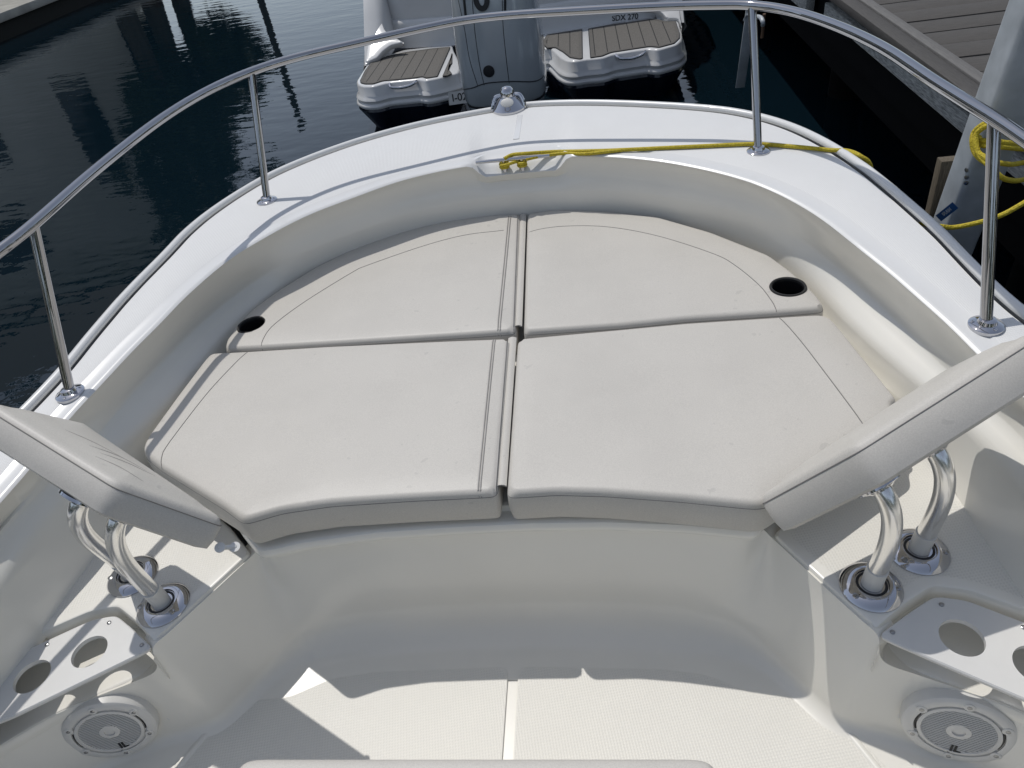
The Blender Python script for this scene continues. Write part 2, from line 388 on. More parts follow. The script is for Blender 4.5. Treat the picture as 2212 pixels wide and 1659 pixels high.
def roff(R, d, dz=0.):
    q = R.copy(); v = q[:, :2]-PIV; n = np.gradient(q[:, :2], axis=0); n = np.c_[-n[:, 1], n[:, 0]]; n /= np.linalg.norm(n, axis=1)[:, None]
    q[:, :2] += n*d; q[:, 2] += dz; return q                       # +d is outboard
def mix(a, b, t): return a*(1-t)+b*t
def both(pts): return list(pts)+[(-x, y, z) for x, y, z in pts]
OL = [(899, 268), (768, 304), (580, 377), (486, 434), (417, 483), (356, 549), (232, 677), (132, 799), (52, 884)]
OR = [(1145, 223), (1271, 220), (1420, 225), (1536, 232), (1627, 245), (1713, 269.5), (1812, 319), (1878, 365), (1977, 446), (2085, 549), (2146, 611), (2212, 671)]
IL = [(980, 360), (862, 387), (768, 422), (660, 462), (590, 500), (503, 549), (347, 694), (222, 823), (139, 910), (66, 1007), (0, 1080)]
IR = [(1220, 334), (1316, 335), (1420, 344), (1536, 366), (1580, 377), (1679, 413), (1772, 466), (1845, 526), (1876, 549), (1977, 635), (2076, 724), (2119, 770)]
r_out = ring([on_deck(*p) for p in OL+OR]+both([(1.20, .4, zg(.4)), (1.24, 0, zg(0)), (1.27, -.9, zg(-.9))]))
r_in = ring([on_deck(*p) for p in IL+IR]+both([(1.06, .6, zg(.6)), (1.09, 0, zg(0)), (1.10, -.9, zg(-.9))]))
for R_ in (r_out, r_in): R_[:, 2] = [zg(y) for y in R_[:, 1]]
UL = [(542, 615), (451, 677), (347, 788), (278, 854), (208, 944)]; UR = [(1778, 549), (1845, 608), (1944, 697), (2050, 807)]
LL = [(503, 701), (417, 819), (312, 923), (257, 965)]; LR = [(1712, 575), (1812, 681), (1894, 754), (1994, 840)]
r_u = ring([bz(*p, .015) for p in UL]+[bz(*p, z_) for p, z_ in zip(UR, (.030, .015, .004, -.002))]+[(0, 2.285, .09)]+both([(.33, 2.215, .09), (.54, 2.105, .09), (.71, 1.965, .08), (1.05, .7, .02), (1.09, 0, -.04), (1.1, -.9, -.08)]), 3.2)
r_l = ring([bz(*p, -.035) for p in LL]+[bz(*p, -.04) for p in LR]+[(0, 2.278, .01)]+both([(.34, 2.22, .01), (.555, 2.10, .01), (.715, 1.955, .01), (1.00, .7, -.02), (1.05, 0, -.07), (1.06, -.9, -.1)]), 3.2)
r_b = ring([(0, 2.275, -.13)]+both([(.35, 2.228, -.13), (.565, 2.115, -.13), (.735, 1.965, -.13), (.82, 1.8, -.13), (.87, 1.6, -.13), (.92, 1.4, -.15), (.955, 1.2, -.18), (.975, .98, -.19), (.99, .81, -.19), (1.03, .5, -.2), (1.06, 0, -.2), (1.07, -.9, -.2)]))
wb = np.clip((np.abs(np.degrees(TH))-21)/14, 0, 1); wb = (wb*wb*(3-2*wb))[:, None]
r_u = mix(mix(r_in, r_b, .4), r_u, wb); r_l = mix(mix(r_in, r_b, .75), r_l, wb)
print('bow', r_in[210], r_b[210], r_u[210])
wr = (wb[:, 0]*(TH > 0)*np.clip((r_l[:, 1]-1.0)/.25, 0, 1))[:, None]; rbr = roff(r_l, -.016); rbr[:, 2] = -.13
r_b = mix(r_b, rbr, wr)
# cleat pocket in the corner between deck and coaming
mask = np.clip(1-np.abs((r_in[:, 0]-.02)/.17), 0, 1); mask = np.where(r_in[:, 1] > 1.7, np.clip(mask*3.2, 0, 1), 0); mask = mask*mask*(3-2*mask)
bead = []
for a in np.radians(np.linspace(-60, 240, 9)): bead.append(roff(r_out, -.012+.013*math.cos(a), .002+.011*math.sin(a)))
hull_rings = [roff(ring([(x*.72, .6+(y-.6)*.80, z) for x, y, z in r_out[::12]], 4), 0, 0), ]
hull_rings[0][:, 2] = WZ-.35
h2 = r_out.copy(); h2[:, :2] = PIV+(h2[:, :2]-PIV)*.88; h2[:, 2] = WZ+.15
h3 = r_out.copy(); h3[:, :2] = PIV+(h3[:, :2]-PIV)*.96; h3[:, 2] -= .30
h4 = roff(r_out, -.006, -.06)
mobj('hull', *loft([hull_rings[0], h2, h3, h4, roff(r_out, -.006, -.012)]), 'gelw', boat, angle=50)
mobj('rub_rail', *loft(bead), 'gelw', boat, angle=60)
# gunwale deck
d0 = roff(r_out, -.0255, -.010); d1 = roff(r_out, -.031, -.011); d2 = roff(r_out, -.038, -.001); d3 = roff(r_in, .052, .0015); d4 = roff(r_in, .047, -.002); d5 = roff(r_in, .014, 0)
d5[:, 1] += mask*.055; d4[:, 1] += mask*.035; d3[:, 1] += mask*.035
d6 = roff(r_in, .0, -.006); d6[:, 2] -= mask*.045; d5b = roff(r_in, .006, -.0015); d5b[:, 2] -= mask*.03; d5b[:, 1] += mask*.02
v, f = loft([roff(r_out, -.024, -.012), d0, d1, d2, d3, d4, d5, d5b, d6]); n = len(TH)-1
gun = mobj('gunwale_deck', v, f, ['gelw', 'nonskid'], boat, [1 if i//n == 3 else 0 for i in range(len(f))], angle=45)
# coaming
c0 = d6; c1 = roff(r_in, .006, -.016); c1[:, 2] -= mask*.05; c2 = roff(r_in, .02, -.06); c2[:, 2] -= mask*.02
c3 = mix(r_in, r_u, .94); c3[:, 2] = mix(r_in, r_u, .93)[:, 2]
c4 = mix(r_u, r_l, .10); c5 = mix(r_u, r_l, .8); c5[:, 2] += .002
c6 = mix(r_l, r_b, .08); c6[:, 2] = mix(r_l, r_b, .16)[:, 2]
coam = mobj('coaming', *loft([c0, c1, c2, mix(c2, c3, .5), c3, mix(c3, c4, .6), c4, mix(c4, c5, .5), c5, r_l*.6+c6*.4, c6, mix(c6, r_b, .5), r_b]), 'gel', boat, angle=50)
T_gun = bvh(gun); T_coam = bvh(coam)
# ---- seat base: moulded lip under the cushions
lipL = [(559, 1200), (590, 1197), (657, 1181), (821, 1159), (985, 1148)]; lipR = [(1148, 1140), (1312, 1138), (1476, 1144), (1600, 1156), (1634, 1159)]
ZL = -.105
lip = [bz(*p, ZL-.012) for p in lipL+lipR]
base_out = [tuple(p[:2]) for p in lip]+[(.575, .985), (.62, 1.03), (.80, 1.14), (.93, 1.3), (.90, 1.6), (.80, 1.86), (.6, 2.1), (.35, 2.24), (0, 2.29), (-.35, 2.24), (-.6, 2.1), (-.80, 1.86), (-.90, 1.6), (-.93, 1.3), (-.80, 1.14), (-.62, 1.03), (-.585, .99)]
PB = outline(base_out, .010)
v, f, mi = pad(PB, ZL, .032, .012, 0., cw=.02)
seatb = mobj('seat_base', v, f, 'gel', boat)
v, f, mi = pad(inset(PB, .040), ZL+.016, .03, .012, 0., cw=.02)
mobj('seat_base_ridge', v, f, 'gel', boat)
# ---- side decks with nonskid, cup holder plates and shelves
ZS = -.17
plate_px = [(330, 1392), (279, 1352), (237, 1329), (190, 1340), (123, 1370), (67, 1396), (0, 1463)]
def mirror(P, s): return [(s*abs(p[0]), *p[1:]) for p in P]
plate2 = [(.722, .752), (.795, .800), (.848, .832), (.900, .822), (.965, .782), (1.01, .755), (1.05, .72), (1.10, .54), (.955, .605), (.735, .742)]
deck2 = [(.585, .985), (.62, .925), (.665, .85), (.705, .785), (.722, .762), (.79, .812), (.85, .848), (.91, .836), (1.0, .785), (1.03, .80), (1.02, 1.0), (.99, 1.22), (.80, 1.17), (.66, 1.06)]
ZP = -.178; side_trees = {}
for s in (-1, 1):
    P = outline([(s*x, y) for x, y in deck2], .008)
    v, f, mi = pad(P, ZS, .05, .007, .0, cw=.028)
    o = mobj('side_deck', v, f, ['gel', 'nonskid_floor'], boat, mi); side_trees[s] = bvh(o)
    P = outline([(s*x, y) for x, y in plate2], .010)
    v, f, mi = pad(P, ZP, .010, .003, .0, cw=.006, holes=[(s*hx, hy, .037) for hx, hy in ((.862, .744), (.962, .690))])
    pl = mobj('cup_holder_plate', v, f, 'white_plastic', boat, flat=True)
    for sx, sy in ((.853, .812), (.748, .757), (.972, .762)): screw(pl, (s*sx, sy, ZP+.0005), (0, 0, 1), .0045)
    sh = [(.700, .76), (.79, .845), (.9, .88), (1.1, .78), (1.13, .50), (.95, .645), (.80, .728), (.745, .738)]
    mb = MB(); v, f, mi = pad(outline([(s*x, y) for x, y in sh], .012), -.268, .03, .010, 0, cw=.02); mb.add(v, f)
    bk = [(.722, .735), (.728, .765), (.79, .822), (.85, .856), (.91, .846), (1.0, .795), (1.10, .74)]
    mb.add(*loft([[(s*x, y, z) for x, y in bk] for z in (ZS-.03, -.28)]))
    mb.obj('cup_holder_shelf', 'gel', boat)
# ---- cockpit wall: from the seat lip and side decks down to the sole
ZF = -.47
lx = np.array(sorted([(abs(p[0]), p[1]) for p in lip])); ly = lambda x: float(np.interp(x, [0, .15, .3, .45, .54], [np.mean(lx[np.abs(lx[:, 0]-q) < .09, 1]) for q in (.03, .15, .3, .45, .54)]))+.036
Tt = [(0, ly(0), -.137), (.25, ly(.25), -.137), (.44, ly(.44), -.137), (.525, ly(.525)-.004, -.137), (.562, .988, -.158), (.581, .982, -.178), (.615, .925, -.178), (.661, .848, -.178), (.702, .782, -.178), (.722, .752, -.182), (.738, .738, -.245), (.80, .722, -.268), (.87, .690, -.268), (.96, .644, -.268), (1.13, .50, -.268)]
Ff = [(0, .992), (.25, .987), (.41, .968), (.475, .948), (.525, .930), (.55, .91), (.588, .872), (.630, .81), (.664, .752), (.684, .731), (.708, .719), (.775, .705), (.86, .672), (.95, .628), (1.13, .47)]
def dens(P): return np.array(spline(P, 10))
Tr = dens(Tt); Fr = dens([(*p, ZF) for p in Ff])
for A in (Tr,):
    pass
Tr = np.vstack([Tr[:0:-1]*[-1, 1, 1], Tr]); Fr = np.vstack([Fr[:0:-1]*[-1, 1, 1], Fr])
Tr = gsmooth(Tr, 1.0, 1., False); Fr = gsmooth(Fr, 3., 1., False)
Fr = gsmooth(Fr, 4., 1., False); fn_ = np.gradient(Fr[:, :2], axis=0); fn_ = np.c_[fn_[:, 1], -fn_[:, 0]]/np.linalg.norm(fn_, axis=1)[:, None]
rows = []; RF = np.interp(np.abs(Fr[:, 0]), [0, .40, .52, .60, .76, 1.2], [.10, .10, .08, .045, .028, .025])
for t in np.linspace(0, 1, 10):
    k = t**1.2; q = Tr*(1-k)+Fr*k; q = mix(q, gsmooth(q, 7., 1., False), (min(1., t*1.3)*np.clip((.78-np.abs(Tr[:, 0]))/.08, 0, 1))[:, None]); q[:, 2] = Tr[:, 2]*(1-t)+(ZF+RF)*t; rows.append(q)
for a in np.radians(np.linspace(10, 90, 9)):
    q = rows[9].copy(); q[:, :2] += fn_*(RF*(1-math.cos(a)))[:, None]; q[:, 2] = ZF+RF-RF*math.sin(a); rows.append(q)
Fr = rows[-1].copy()
tt = np.gradient(Tr[:, :2], axis=0); tt = np.c_[-tt[:, 1], tt[:, 0]]/np.linalg.norm(tt, axis=1)[:, None]; fl0 = Tr.copy(); fl0[:, :2] += tt*.05; fl0[:, 2] -= .012; rows.insert(0, fl0)
ap = Fr.copy(); ap[:, :2] = ap[:, :2]*.90+np.array([0, .3])*.10; ap[:, 2] = ZF-.001; rows.append(ap)
liner = mobj('cockpit_liner', *loft(rows), 'gel', boat, angle=60); T_liner = bvh(liner)
fl = [(-1.13, -1.2), (1.13, -1.2), (1.13, .5), (.9, .66), (.70, .80), (.5, 1.05), (0, 1.1), (-.5, 1.05), (-.7, .8), (-.9, .66), (-1.13, .5)]
mobj('cockpit_sole', [(x, y, ZF-.004) for x, y in fl], [list(range(len(fl)))], 'gel', boat, flat=True)
pR = [bz(*p, ZF) for p in ((1812, 1548), (1898, 1656))]
dR = (pR[1]-pR[0]); dR /= np.linalg.norm(dR)
e0 = pR[0]-dR*.10; e1 = pR[0]+dR*1.1
for s in (-1, 1):
    xi = (.016, -.006)[s > 0]
    xin = .012 if s > 0 else -.012
    P = [(xin, .86), (s*.34, .85), (s*.44, .835), (s*.53, .79), (s*(abs(e0[0])+.02), e0[1]-.05), (s*(abs(e1[0])+.12), e1[1]), (xin, e1[1])]
    v, f, mi = pad(outline(P, .014), ZF+.0009, .003, .0006, 0, cw=.002)
    mobj('nonskid_panel', v, f, ['gel', 'nonskid_floor'], boat, mi)
    a = np.array([s*(abs(e0[0])-.02), e0[1]+.03]); b = np.array([s*abs(e1[0]), e1[1]]); d = (b-a)/np.linalg.norm(b-a); sd = np.array([-d[1], d[0]])
    mobj('sole_ridge', *loft([[(*(a+sd*k), ZF+z) for k, z in ((-.008, 0), (-.005, .0042), (.005, .0042), (.008, 0))], [(*(b+sd*k), ZF+z) for k, z in ((-.008, 0), (-.005, .0042), (.005, .0042), (.008, 0))]]), 'gel', boat, angle=60)
mb = MB(); mb.add(*box(-.40, .40, -.25, .455, ZF, -.185, .03)); mb.obj('console_seat_box', 'gel', boat)
# ---- speakers
SPC = np.array([.872, .670, -.366]); SPN = np.array([-.30, -.95, .105]); SPN /= np.linalg.norm(SPN)
for s in (-1, 1):
    c = SPC*[s, 1, 1]; n = SPN*[s, 1, 1]; u, w, n = frame(n)
    sp = MB().add(*lathe([(.096, -.03), (.096, .001), (.0945, .006), (.089, .0095), (.079, .0105), (.0745, .0095), (.0745, .006), (.069, .006), (.069, .010), (.063, .011), (.0615, .009), (.0615, .002)], c, n, 64)).obj('speaker', 'white_plastic', boat)
    mobj('speaker_cone', *lathe([(.0612, .0018), (.0612, .003)], c, n, 40), 'grey_plastic', sp)
    gr = MB()
    for k in range(-11, 12):
        h = k*.0052; L = math.sqrt(max(0, .0615**2-h*h))
        q0 = c+w*h+n*.0075
        def bar(a, b): gr.add(*tube([q0+u*a, q0+u*b], .00165, 6))
        if abs(h) < .019: l2 = math.sqrt(.0195**2-h*h); bar(-L, -l2); bar(l2, L)
        else: bar(-L, L)
    gr.add(*lathe([(.0205, .004), (.0205, .0095), (.0115, .0105), (.0115, .0075), (.0005, .0085)], c, n, 32)); gr.obj('grille', 'white_plastic', sp)
    for k in range(6):
        a = math.radians(90+60*k); p = c+u*.080*math.cos(a)+w*.080*math.sin(a)
        mobj('screw_lug', *lathe([(.0095, .004), (.0095, .0108), (.008, .0115), (.0045, .0115), (.0045, .0105)], p, n, 20), 'white_plastic', sp)
        screw(sp, p+n*.0102, n, .0042)
    for k in (0, 2, 3, 5):
        pts = [c+u*.0735*math.cos(t)+w*.0735*math.sin(t)+n*.0115 for t in np.radians(np.linspace(60*k+36-6*(k in (2, 5)), 60*k+84-36*(k in (0, 3)), 8))]
    for k in (0, 3):
        pts = [c+u*.0716*math.cos(t)+w*.0716*math.sin(t)+n*.0062 for t in np.radians(np.linspace(60*k-18, 60*k+20, 10))]
        mobj('vent_slot', *tube(pts, .0022, 6), 'black', sp)
    place_text('maker_mark', 'JL', .026, c-w*.054+n*.0098+u*.006, u, w, 'ink', sp, .0006, .0006)
# drain / snap studs in the cockpit wall
for p in ((361, 1552), (1941, 1546)):
    h, hn = hit(T_liner, *p)
    if h is not None: mobj('snap_stud', *lathe([(.008, 0), (.007, .0025), (.003, .003), (.003, .001)], h, hn, 16), 'white_plastic', boat)
# ---- bow rail
RL = [(0, 542), (73, 484), (208, 366), (347, 258), (451, 195), (545, 154), (640, 124), (768, 94), (973, 49), (1085, 34), (1271, 22), (1450, 13), (1536, 11), (1620, 11), (1712, 25), (1812, 58), (1911, 105), (2010, 171), (2109, 233), (2212, 300)]
def zr(Y): return float(np.interp(Y, [-.5, .6, 1.2, 1.43, 1.94, 2.28, 2.55], [.35, .42, .485, .505, .539, .556, .566]))
def on_rail(x, y):
    z = .55
    for _ in range(60): p = bz(x, y, z); z = .6*z+.4*zr(p[1])
    return p
rp = [on_rail(*p) for p in RL]
rp = [np.array([-1.22, .2, .38]), np.array([-1.17, .75, .44])]+rp+[np.array([1.12, .8, .44]), np.array([1.2, .2, .38])]
rp = np.array(spline(rp, 14)); rp = gsmooth(resample(rp, .01, False), .03, .01, False)
rail = mobj('bow_rail', *tube(rp, .0130, 20), 'steel', boat)
def near_rail(x, y): 
    d = ray(x, y); d /= np.linalg.norm(d); q = rp-C0; t = q@d; k = np.argmin(np.linalg.norm(q-np.outer(t, d), axis=1)); return rp[k]
st = [((577, 434), (545, 157)), ((1638, 327), (1622, 10)), ((152, 850), (73, 487)), ((2130, 703), (2145, 262))]
for b_, t_ in st:
    B, bn = hit(T_gun, *b_); Tp = near_rail(*t_); d = (Tp-B)/np.linalg.norm(Tp-B)
    so_ = MB().add(*tube([B+d*.004, Tp-d*.004], .0118, 18)).obj('stanchion', 'steel', boat)
    bn = np.array([0, 0, 1.])*.92+bn*.08; fl_ = mobj('base_flange', *lathe([(.034, -.004), (.034, .003), (.031, .0055), (.019, .008), (.0165, .015), (.0125, .017)], B, bn, 36), 'chrome', so_)
    u, w, n_ = frame(bn)
    for k in range(3):
        a = math.radians(40+120*k); screw(so_, B+u*.0255*math.cos(a)+w*.0255*math.sin(a)+n_*.0062, n_, .0042, 'chrome')
# ---- cleat in its pocket
cA = bz(1028, 351, .181); cB = bz(1187, 336, .181); cm = (cA+cB)/2; ax = (cB-cA)/np.linalg.norm(cB-cA)
cl = MB(); L = np.linalg.norm(cB-cA)
cl.add(*tube([cA+ax*L*t for t in np.linspace(0, 1, 15)], [.0035+.0032*math.sin(math.pi*min(1, max(0, .06+t*.88)))**.5 for t in np.linspace(0, 1, 15)], 12))
for k in (-1, 1): cl.add(*tube([cm+ax*k*.030+np.array([0, 0, -.002]), cm+ax*k*.030+np.array([0, .004, -.045])], [.0065, .0085], 12))
cl.obj('cleat', 'chrome', boat)
# ---- bow light on the stem
NL, _ = hit(T_gun, 1099, 240); NL = np.array([NL[0], NL[1]+.015, NL[2]-.002])
def poly_loft(levels, c):
    rings = []
    for (w_, l0, l1, z_, e) in levels:
        r_ = []
        for k in range(28):
            a = 2*math.pi*k/28; ca, sa = math.cos(a), math.sin(a)
            x = w_*np.sign(ca)*abs(ca)**e; y = (l1 if sa > 0 else l0)*np.sign(sa)*abs(sa)**e
            x *= 1-.35*max(0, -sa)
            r_.append((c[0]+x, c[1]+y, c[2]+z_))
        rings.append(r_)
    v, f = loft(rings, True); f.append(list(range(28))[::-1]); f.append([(len(rings)-1)*28+k for k in range(28)]); return v, f
nl = mobj('bow_light', *poly_loft([(.066, .062, .05, 0, .75), (.066, .062, .05, .010, .75), (.058, .054, .042, .018, .8), (.046, .045, .03, .034, .85), (.030, .030, .02, .050, .9)], NL), 'chrome', boat)
mobj('light_dome', *lathe([(.0275, .040), (.0275, .060), (.024, .074), (.016, .083), (.0006, .087)], NL+np.array([0, .012, 0]), (0, 0, 1), 28), 'chrome', nl)
for k in (-1, 1):
    mobj('light_arm', *tube(spline([NL+np.array([k*.028, .016, .052]), NL+np.array([k*.048, .010, .048]), NL+np.array([k*.060, .0, .02]), NL+np.array([k*.060, -.004, .004])], 5), [.008]*16, 10), 'chrome', nl)
mobj('light_lens', *lathe([(.016, -.014), (.017, .0), (.017, .0025), (.014, .004), (.0006, .0045)], NL+np.array([0, -.036, .040]), (0, -.72, .7), 24, sx=1.45), 'decal', nl)
# centre seam strip on the foredeck
mb = MB(); sv = []
for t in np.linspace(0, 1, 12):
    yy = NL[1]-.075-t*.24; p, _ = drop(T_gun, .005, yy)
    if p is None: continue
    sv.append([(-.010, yy, p[2]-.002), (-.008, yy, p[2]+.0016), (.012, yy, p[2]+.0016), (.014, yy, p[2]-.002)])
mobj('deck_seam', *loft(sv), 'gelw', boat, angle=60)
# ---- sockets for the backrest tubes
SOCK = [(.737, .848), (.851, .927)]
def socket_parts(s):
    for (x, y) in SOCK:
        c = np.array([s*x, y, ZS+.0005])
        so_ = mobj('tube_socket', *lathe([(.057, -.002), (.057, .003), (.054, .007), (.046, .0125), (.036, .0155), (.031, .0150), (.0295, .011)], c, (0, 0, 1), 48), 'chrome', boat)
        mobj('socket_gasket', *lathe([(.030, .0105), (.024, .0125), (.0225, .009)], c, (0, 0, 1), 32), 'black', so_)
        for k in range(2):
            a = math.radians(215+130*k) if s > 0 else math.radians(195+130*k)
            screw(so_, c+np.array([.045*math.cos(a), .045*math.sin(a), .0125]), (0, 0, 1), .0062)
for s in (-1, 1): socket_parts(s)
# ================================================================== BACKRESTS
def backrest(s, label):
    A = np.array([-.27, .127, .085])*[-s, 1, 1]; B = np.array([.135, .036, -.165])*[-s, 1, 1]
    C = np.array([s*.645, .853, .218])
    kk = .952 if s < 0 else 1.02
    C = C0+(C-C0)*kk; A = A*kk; B = B*kk
    n = np.cross(A, B)*s; n /= np.linalg.norm(n)
    if n[2] < 0: n = -n
    u = A/np.linalg.norm(A); w = np.cross(n, u)                    # plane axes
    root = thing('reclined_backrest', label, 'backrest', tuple(C+A*1.+B*.5-n*.05), 'bolster backrests on curved tubes')
    def uv(p): return (np.dot(p, u), np.dot(p, w))
    P = [uv(q) for q in (0*A, A*1.14, A*1.80+B*1.50, B*1.0)]
    P = outline(P, .012, .008)
    to3 = lambda p: C+u*p[0]+w*p[1]+n*p[2]
    TK = .070 if s < 0 else .080
    v, f, mi = pad(P, 0, TK, .015, .013, to3, cw=.06, sag=.001, bulge=.0025)
    cu = mobj('backrest_cushion', v, f, 'vinyl', root)
    q = inset(P, -.0006)
    mobj('stitching', *tube([to3((p[0], p[1], -.015)) for p in q], .0011, 6, True), 'thread', cu)
    mobj('stitching', *tube([to3((p[0], p[1], -.020)) for p in inset(P, -.0003)], .0007, 5, True), 'thread', cu)
    Tb = [(1895, 1043), (2012, 963)] if s > 0 else [(262, 1108), (180, 1072)]
    back = C-n*TK
    for (bx_, by_), px in zip(SOCK, Tb):
        m = bpl(*px, back, n)
        p0 = np.array([s*bx_, by_, ZS+.012])
        ctl = [p0, p0+np.array([s*.002, .002, .085]), m-n*.085, m-n*.002]
        pts = []
        for t in np.linspace(0, 1, 28):
            a = (1-t); pts.append(a**3*ctl[0]+3*a*a*t*ctl[1]+3*a*t*t*ctl[2]+t**3*ctl[3])
        tb = mobj('support_tube', *tube(pts[4:], .0172, 24), 'alu', root)
        mobj('tube_collar', *tube(pts[0:6], .0192, 24), 'white_plastic', tb)
        mobj('mount_plate', *lathe([(.040, 0), (.040, .006), (.026, .010), (.020, .014)], m, -n, 28), 'chrome', tb)
    if s < 0:
        tb_ = bvh(cu)
        for L_ in (((193, 962), (255, 985), (317, 1017)), ((216, 978), (270, 998), (335, 1028)), ((140, 928), (205, 957), (275, 994)), ((205, 985), (260, 1010), (310, 1040))):
            pts = [hit(tb_, *q[:2])[0] for q in spline([(*p, 0) for p in L_], 8)]; pts = [q for q in pts if q is not None]
            if len(pts) > 4: mobj('dart_seam', *tube(pts, [.0003+.0010*math.sin(math.pi*i/(len(pts)-1)) for i in range(len(pts))], 6), 'dart', cu)
        e_ = C+B*1.0-n*TK*.75
        mb = MB(); mb.add(*lathe([(.010, 0), (.010, .003)], e_+np.array([.004, .004, -.012]), (.2, -.3, .9), 20)); mb.add(*lathe([(.010, 0), (.010, .003)], e_+np.array([.026, .014, -.024]), (.2, -.3, .9), 20)); mb.add(*tube([e_+np.array([.0, .003, -.011]), e_+np.array([.028, .015, -.024])], .0045, 8)); mb.obj('hinge_tab', 'white_plastic', root)
    return root
backrest(-1, 'backrest bolster at left with darted front panel, on curved steel tubes')
backrest(1, 'backrest bolster at right lying across the side coaming, on curved steel tubes')
# ================================================================== CUSHIONS
def P0(l): return [bz(*p, 0.)[:2] for p in l]
cushions = {}
UL_o = [(1123, 461), (1060, 463), (960, 476), (860, 500), (760, 536), (680, 575), (600, 625), (545, 665), (510, 700), (487, 733), (484, 752), (560, 748), (760, 736), (1000, 720), (1112, 712)]
UR_o = [(1139, 460), (1200, 451), (1310, 455), (1420, 466), (1536, 499), (1663, 549), (1712, 585), (1762, 631), (1781, 656), (1779, 664), (1679, 672), (1481, 685), (1346, 699), (1131, 714)]
LL_o = [(1101, 728), (974, 733), (713, 745), (538, 756), (455, 760), (440, 776), (380, 855), (318, 940), (306, 962), (310, 980), (345, 1008), (479, 1090), (523, 1123), (603, 1099), (712, 1083), (876, 1072), (1072, 1062)]
cor = bz(308, 968, 0.)
LR_o3 = P0([(1094, 1065), (1118, 729), (1346, 708), (1481, 695), (1679, 682), (1772, 676), (1792, 681), (1808, 697), (1944, 864)])+[(-cor[0]-.01, cor[1]+.02), (-cor[0]-.02, cor[1]-.03)]+P0([(1655, 1087), (1628, 1088), (1476, 1073), (1312, 1061), (1203, 1058)])
specs = [('UL', P0(UL_o), 'front left seat cushion with a small cup holder by the coaming'),
         ('UR', P0(UR_o), 'front right seat cushion with a cup holder at its outer corner'),
         ('LL', P0(LL_o), 'rear left seat cushion with a diagonal inner corner beside the left backrest'),
         ('LR', LR_o3, 'rear right seat cushion partly behind the right backrest')]
TH_C = .092; CUPS = (('UL', (545, 704), .041), ('UR', (1702, 622), .044))
for key, P, lab in specs:
    P = outline(P, .011)
    ctr = np.mean(P, axis=0)
    root = thing('seat_cushion', lab, 'cushion', (ctr[0], ctr[1], -TH_C), 'cream cushions of the bow seat')
    v, f, mi = pad(P, 0, TH_C, .014, .004, cw=.045, bulge=.003, sag=.0018, holes=[(*bz(*px, 0.)[:2], r) for k_, px, r in CUPS if k_ == key])
    o = mobj('cushion_body', v, f, 'vinyl', root); cushions[key] = (o, root, P)
def open_ring(name, prof, c, mat, parent):
    v, f = lathe(prof, c, (0, 0, 1), 48); f = [q for q in f if len(q) == 4]; return mobj(name, v, f, mat, parent)
for key, px, r in CUPS:
    o, root, P = cushions[key]; c = bz(*px, 0.); c[2] = .0028
    h = open_ring('cup_holder', [(.001, -.080), (r*.90, -.080), (r*.95, -.075), (r*.95, .0005)], c, 'black', root)
    open_ring('cup_rim', [(r*.90, -.006), (r*.91, .001), (r*.96, .0035), (r*1.04, .0035), (r*1.08, .0)], c, 'rubber', h)
def seam(key, px, r=.0012, mat='thread', name='seam', off=0.):
    o, root, P = cushions[key]; t = bvh(o); pts = []
    for q in resample(np.array(spline([bz(*p, .003) for p in px], 10)), .008, False):
        p, n_ = drop(t, q[0], q[1], 1.)
        if p is not None: pts.append(p+np.array([0, 0, off]))
    if len(pts) > 3: mobj(name, *tube(pts, r, 8), mat, root)
seam('UL', [(563, 746), (567, 735), (590, 706), (642, 664), (694, 629), (768, 586), (788, 577), (899, 537), (1003, 509), (1088, 498)])
seam('UR', [(1143, 499), (1215, 489), (1308, 491), (1420, 510), (1541, 549), (1590, 575), (1640, 615), (1666, 648), (1678, 668)])
seam('LL', [(534, 758), (451, 847), (365, 958), (349, 985), (346, 1006)])
seam('LR', [(1684, 684), (1729, 737), (1779, 803), (1865, 916), (1925, 1000)])
for a, b in (((1098, 466), (1074, 713)), ((1102.5, 466), (1079, 713)), ((1117, 464), (1107, 712))):
    seam('UL', [a, b], .0016, 'welt', 'welt', .0006); seam('UL', [(a[0]+1.6, a[1]), (b[0]+1.6, b[1])], .0009)
for a, b in (((1064, 732), (1031, 1062)), ((1068.5, 732), (1036, 1062)), ((1094, 731), (1068, 1060))):
    seam('LL', [a, b], .0016, 'welt', 'welt', .0006); seam('LL', [(a[0]+1.6, a[1]), (b[0]+1.6, b[1])], .0009)
# piping along the front boxing edges
for key in cushions:
    o, root, P = cushions[key]
    mobj('edge_stitching', *tube([(p[0], p[1], -.0165) for p in inset(P, -.0004)], .0010, 6, True), 'thread', root)
# fabric flaps closing the gap between left and right cushions
for key, a, b in (('UL', (1130, 464), (1119, 705)), ('LL', (1107, 730), (1083, 1050))):
    o, root, P = cushions[key]
    p, q = bz(*a, -.012), bz(*b, -.012)
    mb = MB(); d = (q-p)/np.linalg.norm(q-p); sd = np.array([-d[1], d[0], 0.])*.011
    rr = [[p+d*t*np.linalg.norm(q-p)+sd*k+np.array([0, 0, .004*(1-k*k)-.0]) for k in (-1, -.5, 0, .5, 1)] for t in np.linspace(0, 1, 12)]
    r2 = [[x+np.array([0, 0, -.004]) for x in r_] for r_ in rr]
    mb.add(*loft(rr)); mb.add(*loft(r2)); mb.obj('gap_flap', 'vinyl', root)
